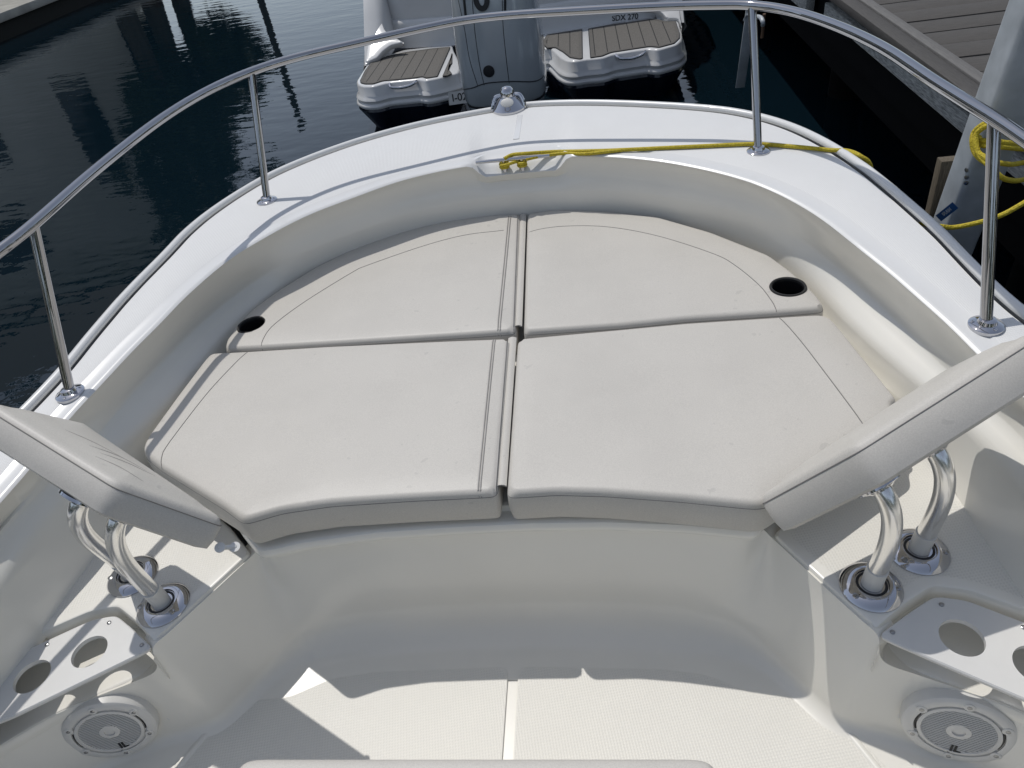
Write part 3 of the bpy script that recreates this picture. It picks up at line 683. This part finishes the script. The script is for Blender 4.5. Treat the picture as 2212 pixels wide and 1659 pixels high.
# console cushion, just entering the picture at the bottom
P = outline([(-.393, .4915), (.388, .4955), (.40, .05), (-.40, .05)], .022)
root = thing('console_cushion', 'edge of a cream cushion at the bottom in front of the console', 'cushion', (0, .27, -.18))
v, f, mi = pad(P, -.083, .10, .014, .006); o = mobj('cushion_body', v, f, 'vinyl', root)
mobj('edge_stitching', *tube([(p[0], p[1], -.083-.017) for p in inset(P, -.0004)], .0011, 6, True), 'thread', root)
# ================================================================== ROPES
def dk(x, y, dz=.007):
    p, n_ = hit(T_gun, x, y)
    if p is None: p = on_deck(x, y)
    return p+np.array([0, 0, dz])
line = thing('dock_line', 'yellow dock line tied to the bow cleat and led over the deck edge', 'rope', tuple(cm))
RR = .0062
pts = [cm+ax*-.026+np.array([0, -.006, .006]), cm+ax*.0+np.array([0, .010, .010]), cm+ax*.04+np.array([0, .006, .012])]+[dk(*p) for p in ((1200, 332), (1262, 331), (1330, 329), (1480, 322), (1600, 316.5), (1634, 316), (1655, 317), (1720, 322), (1790, 329), (1830, 331))]
e = dk(1858, 342, .006); pts += [e, e+np.array([.03, -.01, -.03]), e+np.array([.045, -.03, -.12])]
pts += [bx(2004, 486, 1.075), bx(2030, 489, 1.10), bx(2062, 491, 1.14), bx(2120, 479, 1.19), bx(2165, 464, 1.23), bx(2212, 438, 1.28), bx(2300, 385, 1.40)]
mobj('line_strand', *tube(spline(pts, 8), RR, 10), 'rope', line)
pts = [cm+ax*.045+np.array([0, -.004, -.004]), cm+ax*.09+np.array([0, 0, .0]), dk(1215, 338, .010), dk(1262, 337), dk(1320, 331.5), dk(1345, 329)]
mobj('line_strand', *tube(spline(pts, 8), RR*.9, 10), 'rope', line)
for k in (-1, 1):
    c = cm+ax*k*.030+np.array([0, .001, -.014])
    for j in (0, 1):
        mobj('cleat_hitch', *tube([c+np.array([.0125*math.cos(t), .0125*math.sin(t), -.009*j]) for t in np.linspace(0, 2*math.pi, 20, endpoint=False)], .0055, 8, True), 'rope', line)
mobj('cleat_hitch', *tube(spline([cm+ax*-.030+np.array([0, -.012, -.016]), cm+np.array([0, -.012, -.008]), cm+ax*.030+np.array([0, .012, -.012])], 6), .0055, 8), 'rope', line)
# ================================================================== DOCK, PILING
ZD = .2
o1 = bz(1786, 0, ZD); o2 = bz(2150, 215, ZD); i1 = bz(1884.5, 11.7, ZD); i2 = bz(2122, 152.5, ZD)
XE = float((o1[0]+o2[0])/2); XI = float((i1[0]+i2[0])/2)
dockt = thing('timber_dock', 'grey timber dock with planked deck at upper right', 'dock', (2.6, 5, 0))
mb = MB(); pitch = .1645; y = i1[1]-pitch*12
k = 0
while y < 14:
    mb.add(*box(XI+.004, 4.2, y+.003, y+pitch-.004, ZD-.03, ZD+rng.normal(0, .0012), .003)); y += pitch; k += 1
mb.obj('deck_planks', 'plank', dockt)
MB().add(*box(XE, XI-.045, 1.2, 14, ZD-.035, ZD+.002, .004)).obj('border_plank', 'plank_edge', dockt)
MB().add(*box(XI-.043, XI, 1.2, 14, ZD-.03, ZD+.008, .003)).obj('trim_strip', 'plank_light', dockt)
MB().add(*box(XE+.16, XE+.20, 1.2, 14, ZD-.36, ZD-.036)).obj('fascia', 'under_shade', dockt)
XW = XE+.09; zw = float(bx(2003, 217, XW)[2])
MB().add(*box(XW, XW+.05, 1.2, 4.25, zw-.012, zw+.052, .006)).obj('wale_timber', 'timber', dockt)
zw = float(bx(1790, 50, XW)[2])
MB().add(*box(XW, XW+.05, 4.6, 5.6, zw-.05, zw+.03, .006)).obj('wale_timber', 'timber', dockt)
MB().add(*box(XE+.20, 4.2, 1.2, 14, ZD-.5, ZD-.04)).obj('under_frame', 'under_shade', dockt)
for yy in (2.6, 5.2, 8., 11.):
    MB().add(*lathe([(.13, -1.4), (.12, .0)], (XE+.6, yy, -.1), (0, 0, 1), 16)).obj('dock_pile', 'under_shade', dockt)
# steel piling at the right
lo = bx(2040, 509, 1.24); hi = bx(2187, 110, 1.24); ad = (hi-lo)/np.linalg.norm(hi-lo)
base = lo-ad*1.2; top = lo+ad*1.25
pil = thing('steel_piling', 'blue grey galvanised steel post leaning at right with yellow rope around it', 'post', tuple(base))
wx, wy = .105, .10
def pilebox(a, b, x0, x1, y0, y1, bev):
    v, f = box(x0, x1, y0, y1, 0, 1, bev); L = np.linalg.norm(b-a); d = (b-a)/L
    return [a+np.array([p[0], p[1], 0])+d*(p[2]*L) for p in v], f
v, f = box(0, wx, 0, wy, 0, 1); 
prof = []
for k in range(32):
    t = 2*math.pi*k/32; ca, sa = math.cos(t), math.sin(t); prof.append((wx/2+wx/2*np.sign(ca)*abs(ca)**.28, wy/2+wy/2*np.sign(sa)*abs(sa)**.28))
rings = [[base+np.array([px_, py_, 0])+(top-base)*t for px_, py_ in prof] for t in np.linspace(0, 1, 30)]
v, f = loft(rings, True); f.append([29*32+k for k in range(32)]); post = mobj('post_shaft', v, f, 'galv', pil)
mobj('joint_plate', *pilebox(lo+ad*.25, lo+ad*.52, wx+.001, wx+.012, .01, wy-.01, .003), 'galv', pil)
T_pil = bvh(post)
for px in ((2088, 367), (2088, 383), (2087, 395)):
    p, n_ = hit(T_pil, *px)
    if p is not None: screw(pil, p, n_, .006)
tp = thing('timber_fender', 'brown timber plank standing behind the steel post', 'plank', tuple(bx(2078, 385, 1.22)))
a = bx(2070, 384, 1.235); b = bx(2036, 520, 1.235)
dn = (a-b)/np.linalg.norm(a-b)
MB().add(*pilebox(b-dn*.5, a, -.0, .06, .11, .145, .004)).obj('plank_body', 'timber_brown', tp)
bs = thing('blue_strap', 'small blue lettered strap beside the steel post', 'strap', tuple(bx(2045, 456, 1.19)))
a = bx(2027, 472, 1.20); b = bx(2064, 443, 1.20); d = (b-a)/np.linalg.norm(b-a); nn = -ray(2045, 456); nn /= np.linalg.norm(nn); sd = np.cross(nn, d); sd /= np.linalg.norm(sd)
mb = MB(); mb.add(*loft([[a+d*t*np.linalg.norm(b-a)+sd*h*.011+nn*(.003-.002*abs(h)) for h in (-1, -.5, 0, .5, 1)] for t in np.linspace(0, 1, 8)])); mb.add(*loft([[a+d*t*np.linalg.norm(b-a)+sd*h*.011-nn*.001 for h in (-1, -.5, 0, .5, 1)] for t in np.linspace(0, 1, 8)]))
mb.obj('strap_body', 'blue', bs)
place_text('lettering', 'SPLASH', .014, (a+b)/2+nn*.0036, d, sd if np.dot(sd, CU) > 0 else -sd, 'white_ink', bs, .0003)
mr = thing('mooring_rope', 'yellow rope wound in loops round the steel post', 'rope', tuple(bx(2120, 310, 1.2)))
def lp(L): return [bx(x, y, X) for x, y, X in L]
wraps = [[(2160, 262, 1.235), (2130, 266, 1.225), (2106, 283, 1.215), (2100, 305, 1.21), (2106, 330, 1.215), (2128, 350, 1.225), (2156, 352, 1.24), (2185, 355, 1.29), (2212, 351, 1.34), (2240, 345, 1.4)],
         [(2160, 268, 1.232), (2134, 271, 1.222), (2112, 286, 1.212), (2107, 306, 1.208), (2113, 329, 1.212), (2132, 344, 1.222), (2158, 379, 1.24), (2185, 390, 1.29), (2212, 388, 1.34), (2240, 380, 1.4)],
         [(2114, 296, 1.222), (2120, 303, 1.225), (2160, 307, 1.25), (2212, 313, 1.33), (2240, 312, 1.38)],
         [(2114, 308, 1.222), (2122, 314, 1.226), (2160, 317, 1.25), (2212, 322, 1.33), (2240, 322, 1.38)],
         [(2112, 292, 1.214), (2108, 308, 1.209), (2115, 334, 1.213), (2134, 356, 1.224), (2150, 366, 1.235)]]
for wq in wraps: mobj('rope_turn', *tube(spline(lp(wq), 8), .0065, 10), 'rope', mr)
# bracket on the far part of the dock edge
br = thing('steel_bracket', 'flat galvanised steel strip standing in the water beside the dock', 'bracket', tuple(bx(1600, 188, 1.25)))
a = bx(1597, 190, 1.22); b = bx(1622, 8, 1.22); dn = (b-a)/np.linalg.norm(b-a)
MB().add(*pilebox(a-dn*.0, b+dn*.15, -.022, .034, 0, .012, .002)).obj('strip_body', 'galv', br)
a = bx(1646, 82, 1.27); b = bx(1651, 30, 1.27)
MB().add(*tube([a, b], .009, 8)).obj('rusty_rod', 'rust', br)
MB().add(*tube(spline([bx(1632, 36, 1.23), bx(1643, 38, 1.24), bx(1648, 48, 1.245), bx(1648, 54, 1.25)], 6), .012, 8)).obj('hook', 'galv', br)
MB().add(*tube([bx(1607, 44, 1.2), bx(1614, 31, 1.2)], .006, 8)).obj('hook', 'galv', br)
# ================================================================== THE OTHER BOAT
def z5(a, b): return (768+a*.3472, b*.3472)
def z7(a, b): return (768+a*.1389, b*.1389)                         # left platform enlargement
def z8(a, b): return (1179.5+a*.14882, 21.9+b*.14882)               # right platform enlargement
ZT = -.40
ob = thing('runabout_boat', 'white runabout moored stern-on ahead, with grey foam swim platforms and outboard', 'boat', (-.25, 6, -.6))
def slab_px(pts, zt, th, r, sig=.02): 
    P = outline([bz(*p, zt)[:2] for p in pts], sig, .012); return pad(P, zt, th, r, 0., cw=.02), P
plL = [z7(*p) for p in ((170, 1010), (10, 1260), (20, 1310), (120, 1345), (280, 1345), (480, 1285), (1000, 1230), (1080, 1255), (1300, 1210), (1600, 1130), (1640, 1000), (1520, 770), (1500, 690), (760, 770), (420, 880))]
plR = [z8(*p) for p in ((0, 560), (60, 545), (130, 610), (200, 680), (300, 735), (420, 745), (560, 715), (840, 690), (960, 640), (1480, 560), (1620, 580), (1900, 500), (1975, 430), (1975, 330), (1920, 150), (1500, 100), (950, 180), (0, 330), (-120, 400), (-100, 560))]
tiers = [(0., -.0, .07, .012), (-.072, -.02, .05, .02), (-.125, .015, .04, .012)]
for pts in (plL, plR):
    P = outline([bz(*p, ZT)[:2] for p in pts], .025, .012)
    mb = MB()
    rings = []
    for ins, dz in ((.016, .0), (.006, -.003), (0, -.012), (-.004, -.075), (-.020, -.090), (-.028, -.105), (-.020, -.122), (-.018, -.128), (-.034, -.138), (-.038, -.152), (-.030, -.165)):
        rings.append([(q[0], q[1], ZT+dz) for q in inset(P, ins)])
    v, f = loft(rings, True); n_ = len(P); f.append(list(range(n_)))
    plat = mobj('swim_platform', v, f, 'boat_white', ob, angle=50)
    rings = [[(q[0], q[1], ZT+dz) for q in inset(P, ins)] for ins, dz in ((-.024, -.165), (-.030, -.185), (.06, -.33), (.10, -.45))]
    v, f = loft(rings, True); mobj('hull_extension', v, f, 'boat_dark', ob)
def padpx(pts, zt=ZT+.006):
    P = inset(outline([bz(*p, zt)[:2] for p in pts], .012, .008), .008)
    v, f, mi = pad(P, zt, .007, .002, 0, cw=.02)
    o = mobj('foam_pad', v, f, ['ink', 'pad'], ob, mi)
    v, f = loft([[(q[0], q[1], zt+.0012) for q in inset(P, .006)], [(q[0], q[1], zt+.0012) for q in inset(P, .030)]], True)
    mobj('pad_border', v, f, 'pad_edge', o)
padpx([z7(*p) for p in ((230, 960), (130, 1090), (50, 1250), (60, 1290), (130, 1310), (270, 1310), (420, 1260), (620, 1245), (960, 1210), (1020, 1195), (1090, 1220), (1290, 1190), (1480, 760), (1490, 720), (1200, 745), (800, 800), (480, 870))])
padpx([z7(*p) for p in ((1330, 1190), (1500, 800), (1520, 830), (1520, 990), (1475, 1010), (1470, 1080), (1520, 1140), (1440, 1180))])
padpx([z8(*p) for p in ((0, 350), (540, 265), (550, 700), (480, 715), (330, 690), (230, 610), (120, 545), (0, 555), (-80, 480))])
padpx([z8(*p) for p in ((595, 265), (950, 200), (1330, 150), (1520, 120), (1650, 130), (1740, 155), (1900, 150), (1960, 330), (1960, 400), (1880, 480), (1640, 545), (1500, 530), (950, 615), (820, 670), (625, 695))])
# transom wall behind the platforms and the hull going away
tL = [(330, 930, .60), (470, 820, .28), (600, 745, .04), (760, 735, 0), (1500, 690, 0)]; tR = [(0, 330, 0), (950, 180, 0), (1660, 92, .02), (1770, 110, .25), (1850, 140, .60)]
foot = [bz(*z7(*p[:2]), ZT-.01)+np.array([0, p[2], 0]) for p in tL]+[bz(*z8(*p[:2]), ZT-.01)+np.array([0, p[2], 0]) for p in tR]
foot = np.array([np.array(p) for p in foot]); foot = resample(foot, .02, False); foot = gsmooth(foot, .05, .02, False)
def rise(P, dy, z): q = P.copy(); q[:, 1] += dy; q[:, 2] = z; return q
tr_rows = [rise(foot, 0, ZT-.02), rise(foot, .015, ZT+.02), rise(foot, .02, ZT+.10), rise(foot, .025, ZT+.17), rise(foot, .035, ZT+.185), rise(foot, .06, ZT+.195), rise(foot, .07, ZT+.36), rise(foot, .085, ZT+.60), rise(foot, .10, ZT+.80), rise(foot, .18, ZT+.83), rise(foot, .9, ZT+.84)]
mobj('transom', *loft(tr_rows), 'boat_white', ob, angle=50)
xl = bz(*z7(170, 1000), ZT)[0]-.03; xr = bz(*z8(1960, 250), ZT)[0]+.05; yt = float(foot[:, 1].mean())
mb = MB()
for s_, x in ((-1, xl), (1, xr)):
    y0 = bz(*z7(170, 1005), ZT)[1] if s_ < 0 else bz(*z8(1950, 170), ZT)[1]
    sec = [(y0+.05, ZT-.08, ZT-.02), (y0+.14, ZT-.12, ZT+.06), (y0+.37, ZT-.16, ZT+.28), (y0+.82, ZT-.2, ZT+.72), (y0+1.6, ZT-.2, ZT+.92), (y0+3.5, ZT-.2, ZT+1.0), (y0+5.5, ZT-.2, ZT+1.1)]
    taper = [0, 0, 0, .0, .02, .2, 1.1]
    out = [[(x-s_*t, y, z0) for (y, z0, z1), t in zip(sec, taper)], [(x-s_*(t-.02), y, z0*.5+z1*.5) for (y, z0, z1), t in zip(sec, taper)], [(x-s_*t, y, z1) for (y, z0, z1), t in zip(sec, taper)], [(x-s_*(t+.10), y, z1+.01) for (y, z0, z1), t in zip(sec, taper)], [(x-s_*(t+.16), y, z1-.05) for (y, z0, z1), t in zip(sec, taper)], [(x-s_*(t+.20), y, max(ZT, z1-.5)) for (y, z0, z1), t in zip(sec, taper)]]
    mb.add(*loft(out))
mb.obj('hull_side', 'boat_white', ob, angle=50)
mb = MB(); mb.add(*box(xl+.02, xr-.02, yt+.3, yt+4.5, WZ-.3, ZT-.1, .08)); mb.obj('hull_bottom', 'boat_dark', ob)
mb = MB(); mb.add(*box(xl+.25, -.35, yt+.36, yt+.85, ZT+.62, ZT+.86, .05)); mb.obj('aft_cushion', 'seat_dark', ob)
# grab handles
T_pl = [bvh(o) for o in bpy.data.objects if o.name.startswith('swim_platform')]
T_hx = [bvh(o) for o in bpy.data.objects if o.name.startswith('hull_extension')]
def first(trees, x, y):
    best = (None, None); bd = 1e9
    for t in trees:
        p, n_ = hit(t, x, y)
        if p is not None and np.linalg.norm(p-C0) < bd: bd = np.linalg.norm(p-C0); best = (p, n_ if np.dot(n_, ray(x, y)) < 0 else -n_)
    return best
def handle(pl):
    pts = []
    for k, (x, y) in enumerate(pl):
        p, n_ = first(T_pl, x, y)
        if p is None: return
        n_ = np.array([n_[0], n_[1], .25*n_[2]]); n_ /= np.linalg.norm(n_)
        pts.append(p+n_*(-.004 if k in (0, len(pl)-1) else .032))
    mobj('grab_handle', *tube(spline(pts, 6), .011, 12), 'chrome', ob)
handle([z7(*p) for p in ((530, 1300), (560, 1335), (700, 1345), (850, 1315), (940, 1270), (950, 1262))]); handle([z8(*p) for p in ((1010, 650), (1060, 685), (1200, 690), (1330, 655), (1420, 610), (1440, 600))])
# lettering on the transom and the registration decal
def txt_at(name, s, px, px2, size, Y, mat, bold=0.):
    a = by(*px, Y); b = by(*px2, Y); u = b-a; return place_text(name, s, size, (a+b)/2, u, (0, .22, 1), mat, ob, .002, bold)
T_tr = bvh(bpy.data.objects['transom'])
pa, na = hit(T_tr, *z8(955, 125)); pb, nb = hit(T_tr, *z8(1340, 90))
if pa is not None and pb is not None:
    u = pb-pa; nrm = -np.array(na) if np.dot(na, ray(1300, 40)) > 0 else np.array(na)
    place_text('model_lettering', 'SDX 270', np.linalg.norm(u)*.27, (pa+pb)/2+nrm*.003, u, np.cross(nrm, u), 'ink', ob, .001, .001)
# outboard
OX, OY = -.285, 5.02
lev = [(-1.2, .07, .13, 0), (-.8, .11, .19, 0), (-.62, .20, .24, 0), (-.50, .245, .27, 0), (-.42, .268, .30, -.01), (-.405, .268, .30, -.01), (-.385, .277, .315, -.01), (-.25, .283, .335, -.015), (-.05, .282, .34, -.01), (.12, .272, .33, 0), (.3, .256, .315, .01), (.45, .23, .29, .02), (.55, .19, .25, .03), (.60, .12, .17, .04)]
rings = []
for z, w_, d_, dy in lev:
    r_ = []
    for k in range(56):
        t = 2*math.pi*k/56; ca, sa = math.cos(t), math.sin(t); r_.append((OX+w_*np.sign(ca)*abs(ca)**.62, OY+dy+d_*np.sign(sa)*abs(sa)**.62, z))
    rings.append(r_)
v, f = loft(rings[5:], True); f.append([(len(rings)-6)*56+k for k in range(56)])
om = mobj('outboard_motor', v, f, 'cowl', ob, angle=50)
v, f = loft([[(OX+(p[0]-OX)*1.0, p[1], p[2]) for p in r_] for r_ in rings[:5]], True)
mobj('lower_cowl', v, f, 'cowl', om, angle=50)
mobj('cowl_seam', *loft([[(OX+(p[0]-OX)*.985, OY+(p[1]-OY)*.985, z) for p in rings[5]] for z in (-.425, -.40)], True), 'cowl_dark', om)
T_om = bvh(om)
def onm(x, y): return hit(T_om, x, y)
p, n_ = onm(1056, 154)
if p is not None: mobj('emblem', *lathe([(.036, -.004), (.036, .003), (.030, .004), (.001, .004)], p, n_, 28), 'cowl_dark', om)
p, n_ = onm(1040, -3)
if p is not None:
    n_ = n_ if np.dot(n_, ray(1040, 0)) < 0 else -n_
    place_text('cowl_number', '0', .20, p+n_*.004, (1, 0, 0), np.cross(n_, (1, 0, 0)), 'cowl_dark', om, .003, .006)
for L_ in ([(990, 0), (1003, 60), (1015, 130), (1032, 185)], [(1085, 0), (1087, 60), (1094, 130), (1100, 180)], [(1020, 0), (1026, 70), (1036, 140), (1046, 184)]):
    pts = [onm(*q)[0] for q in spline([(*q, 0) for q in L_], 8) for q in [(q[0], q[1])]]
    pts = [q for q in pts if q is not None]
    if len(pts) > 3: mobj('panel_line', *tube(pts, .0022, 6), 'cowl_dark', om)
pts = [onm(*q[:2])[0] for q in spline([(983, 188, 0), (996, 193, 0), (1020, 190, 0), (1050, 180, 0), (1100, 176, 0), (1150, 176, 0), (1168, 170, 0), (1175, 163, 0)], 8)]; pts = [q for q in pts if q is not None]
if len(pts) > 3: mobj('panel_line', *tube(pts, .004, 6), 'cowl_dark', om)
for L_ in ([(1091, -6), (1091, 23)], [(1002, -6), (1006, 34)]):
    pts = [onm(*(np.array(L_[0])*(1-t)+np.array(L_[1])*t))[0] for t in np.linspace(0, 1, 8)]; pts = [q for q in pts if q is not None]
    if len(pts) > 3: mobj('cowl_vent', *tube(pts, .008, 8), 'cowl_dark', om)
# registration decal on the dark stern
p, nn = first(T_hx, 985, 212)
if p is None: p, nn = bz(985, 212, ZT-.3), np.array([0, -1., .1])
nn = np.array([.1, -1., .35]); nn /= np.linalg.norm(nn); u = np.cross((0, 0, 1), nn)*-1; u = np.array([1, .1, 0]); u -= nn*np.dot(u, nn); u /= np.linalg.norm(u); wv = np.cross(nn, u); c = p+nn*.035+u*.03
mb = MB(); mb.add([c+u*x+wv*y+nn*z for z in (-.010, .002) for x, y in ((-.085, -.045), (.085, -.045), (.085, .045), (-.085, .045))], [(0, 3, 2, 1), (4, 5, 6, 7), (0, 1, 5, 4), (1, 2, 6, 5), (2, 3, 7, 6), (3, 0, 4, 7)])
dc = mb.obj('registration_decal', 'decal', ob, flat=True)
place_text('registration', 'I-02', .075, c+nn*.003, u, wv, 'ink', dc, .0008, .001)
# sloping white quarters either side of the transom
def quarter(pts, p0):
    nrm = np.array([0, -.5, .866]); Q = [bpl(*q, p0, nrm) for q in pts]; ee = np.array([1., 0, 0]); gg = np.cross(nrm, ee)
    P2 = outline([(np.dot(q-p0, ee), np.dot(q-p0, gg)) for q in Q], .012, .012)
    v, f, mi = pad(P2, 0, .05, .012, .004, lambda p: p0+ee*p[0]+gg*p[1]+nrm*(p[2]+.02), cw=.05); mobj('quarter_panel', v, f, 'boat_white', ob)
quarter([z7(*p) for p in ((160, 1010), (345, 925), (440, 815), (560, 730), (765, 682), (600, 592), (470, 500), (400, 320), (350, 0), (330, -260), (285, -260), (235, 500), (200, 700))], bz(*z7(200, 1000), ZT))
quarter([z8(*p) for p in ((1975, 290), (1915, 150), (1750, 150), (1690, 75), (1590, 15), (1380, -5), (1385, -90), (1925, -90), (1960, 200))], bz(*z8(1900, 150), ZT))
# ================================================================== WATER AND FAR SHORE
tag(mobj('water', [(-300, -300, WZ), (300, -300, WZ), (300, 300, WZ), (-300, 300, WZ)], [(0, 1, 2, 3)], 'water', flat=True), kind='structure')
XS = float(bz(0, 95, WZ)[0]); q = bx(0, 28, XS); ZQ = float(q[2])
fd = thing('floating_dock', 'pale concrete floating dock with dark sides at upper left', 'dock', (XS-1.5, 16, WZ))
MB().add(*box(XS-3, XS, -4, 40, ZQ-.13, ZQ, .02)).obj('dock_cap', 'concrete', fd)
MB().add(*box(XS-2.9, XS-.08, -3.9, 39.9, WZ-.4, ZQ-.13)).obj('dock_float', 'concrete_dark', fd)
tag(mobj('quay_ground', *box(-120, XS-9, -60, 160, WZ-1, WZ+.9), 'ground', flat=True), kind='structure')
def rot2(c, a, P): ca, sa = math.cos(a), math.sin(a); return [(c[0]+p[0]*ca-p[1]*sa, c[1]+p[0]*sa+p[1]*ca, c[2]+p[2]) for p in P]
def building():
    az = math.radians(-42); D = 22.; c = (math.sin(az)*D, math.cos(az)*D, WZ+.9); a = -az
    b = thing('harbour_building', 'pale harbour building with dark roof, mirrored in the water at left', 'building', c)
    hw, dp, h = 5.1, 7., 6.3
    v, f = box(-hw-4, hw, 0, dp, 0, h); wl = mobj('wall', rot2(c, a, v), f, 'stucco', b, flat=True)
    v = [(-hw-4.4, -.5, h+.003), (hw+.4, -.5, h+.003), (hw+.4, dp+.5, h+.003), (-hw-4.4, dp+.5, h+.003), (-hw-4.4, dp/2, h+3.7), (hw+.4, dp/2, h+3.7)]
    mobj('roof', rot2(c, a, v), [(0, 1, 5, 4), (2, 3, 4, 5), (0, 4, 3), (1, 2, 5), (0, 3, 2, 1)], 'roof', b, flat=True)
    for x0, x1, z0, z1 in ((-3.2, .6, .3, 2.4), (2.2, 3.0, 1.2, 3.6), (4.3, 5.2, .2, 2.3), (-5.6, -4.4, 3.6, 5.0), (-1, .2, 3.8, 5.0), (3.2, 4.4, 4.1, 5.2)):
        v, f = box(x0, x1, -.06, .1, z0, z1); w_ = mobj('window', rot2(c, a, v), f, 'window', b, flat=True)
building()
def tree(c, h, r, seed, label):
    rg = np.random.default_rng(seed); t = thing('broadleaf_tree', label, 'tree', c, 'trees on the far bank')
    mb = MB(); top = np.array([c[0]+rg.normal(0, .2), c[1]+rg.normal(0, .2), c[2]+h*.75])
    mb.add(*tube([np.array(c), np.array(c)*.5+top*.5+rg.normal(0, .1, 3), top], [.28, .18, .06], 10))
    for k in range(7):
        b0 = np.array(c)*.4+top*.6; e_ = b0+np.array([rg.normal(0, r*.5), rg.normal(0, r*.5), rg.uniform(.1, .3)*h]); mb.add(*tube([b0, (b0+e_)/2+rg.normal(0, .1, 3), e_], [.11, .07, .03], 6))
    mb.obj('trunk', 'bark', t)
    V = []; F = []
    cl = [np.array([c[0]+rg.normal(0, r*.5), c[1]+rg.normal(0, r*.5), c[2]+h*rg.uniform(.35, .98)]) for _ in range(26)]
    for q in cl:
        rr = r*rg.uniform(.22, .42)
        for _ in range(90):
            d = rg.normal(0, 1, 3); d /= np.linalg.norm(d); p = q+d*rr*rg.uniform(.4, 1.1); s = rg.uniform(.10, .22)
            u, w_, _n = frame(rg.normal(0, 1, 3)); k = len(V); V += [p-u*s, p+w_*s*.5, p+u*s, p-w_*s*.5]; F.append((k, k+1, k+2, k+3))
    mobj('crown', V, F, 'leaf', t, flat=True)
for i, (az, D, h, r) in enumerate(((-26.3, 21, 3.9, 1.3), (-28.3, 20.5, 5.6, 1.6), (-30.2, 20, 7.6, 1.8), (-35.5, 33, 13.5, 2.4), (-40, 33, 14.5, 2.6), (-46, 33, 14.5, 2.8), (-53, 33, 14, 2.8))):
    a = math.radians(az); tree((math.sin(a)*D, math.cos(a)*D, WZ+.9 if math.sin(a)*D < XS-9 else WZ), h, r, 40+i, 'leafy dark green tree on the far bank, mirrored in the water')
for nm, px, hh in (('mooring_pile', (590, -20), 1.9), ('mooring_pile', (5, 600), .0)):
    pass
def mpile(x, y, hgt, r, label):
    t = thing('mooring_pile', label, 'post', (x, y, WZ)); mb = MB(); mb.add(*tube([(x, y, WZ-.5), (x, y, WZ+hgt*.5), (x+.02, y, WZ+hgt)], [r, r, r*.94], 14)); mb.obj('pile_shaft', 'bark', t)
az = math.radians(-21.4); mpile(math.sin(az)*16.5, math.cos(az)*16.5, 2.9, .07, 'round timber mooring pile standing out in the water ahead')

# unseen woodland, added to darken chrome reflections and trim the sky fill
rg = np.random.default_rng(11); V = []; F = []
for _ in range(9000):
    az = math.radians(rg.uniform(30, 305)); D = rg.uniform(42, 58); hmax = 9+3.5*math.sin(az*7)+2*math.sin(az*19+1); z = WZ+hmax*rg.uniform(0, 1)**.8
    p = np.array([math.sin(az)*D, math.cos(az)*D, z]); u, w_, _n = frame(rg.normal(0, 1, 3)); q = rg.uniform(.5, 1.3); k = len(V)
    V += [p-u*q, p+w_*q*.6, p+u*q, p-w_*q*.6]; F.append((k, k+1, k+2, k+3))
tag(mobj('added_woods', V, F, 'leaf', flat=True), 'unseen dark green woodland added around the harbour to darken reflections', 'woods', kind='stuff')
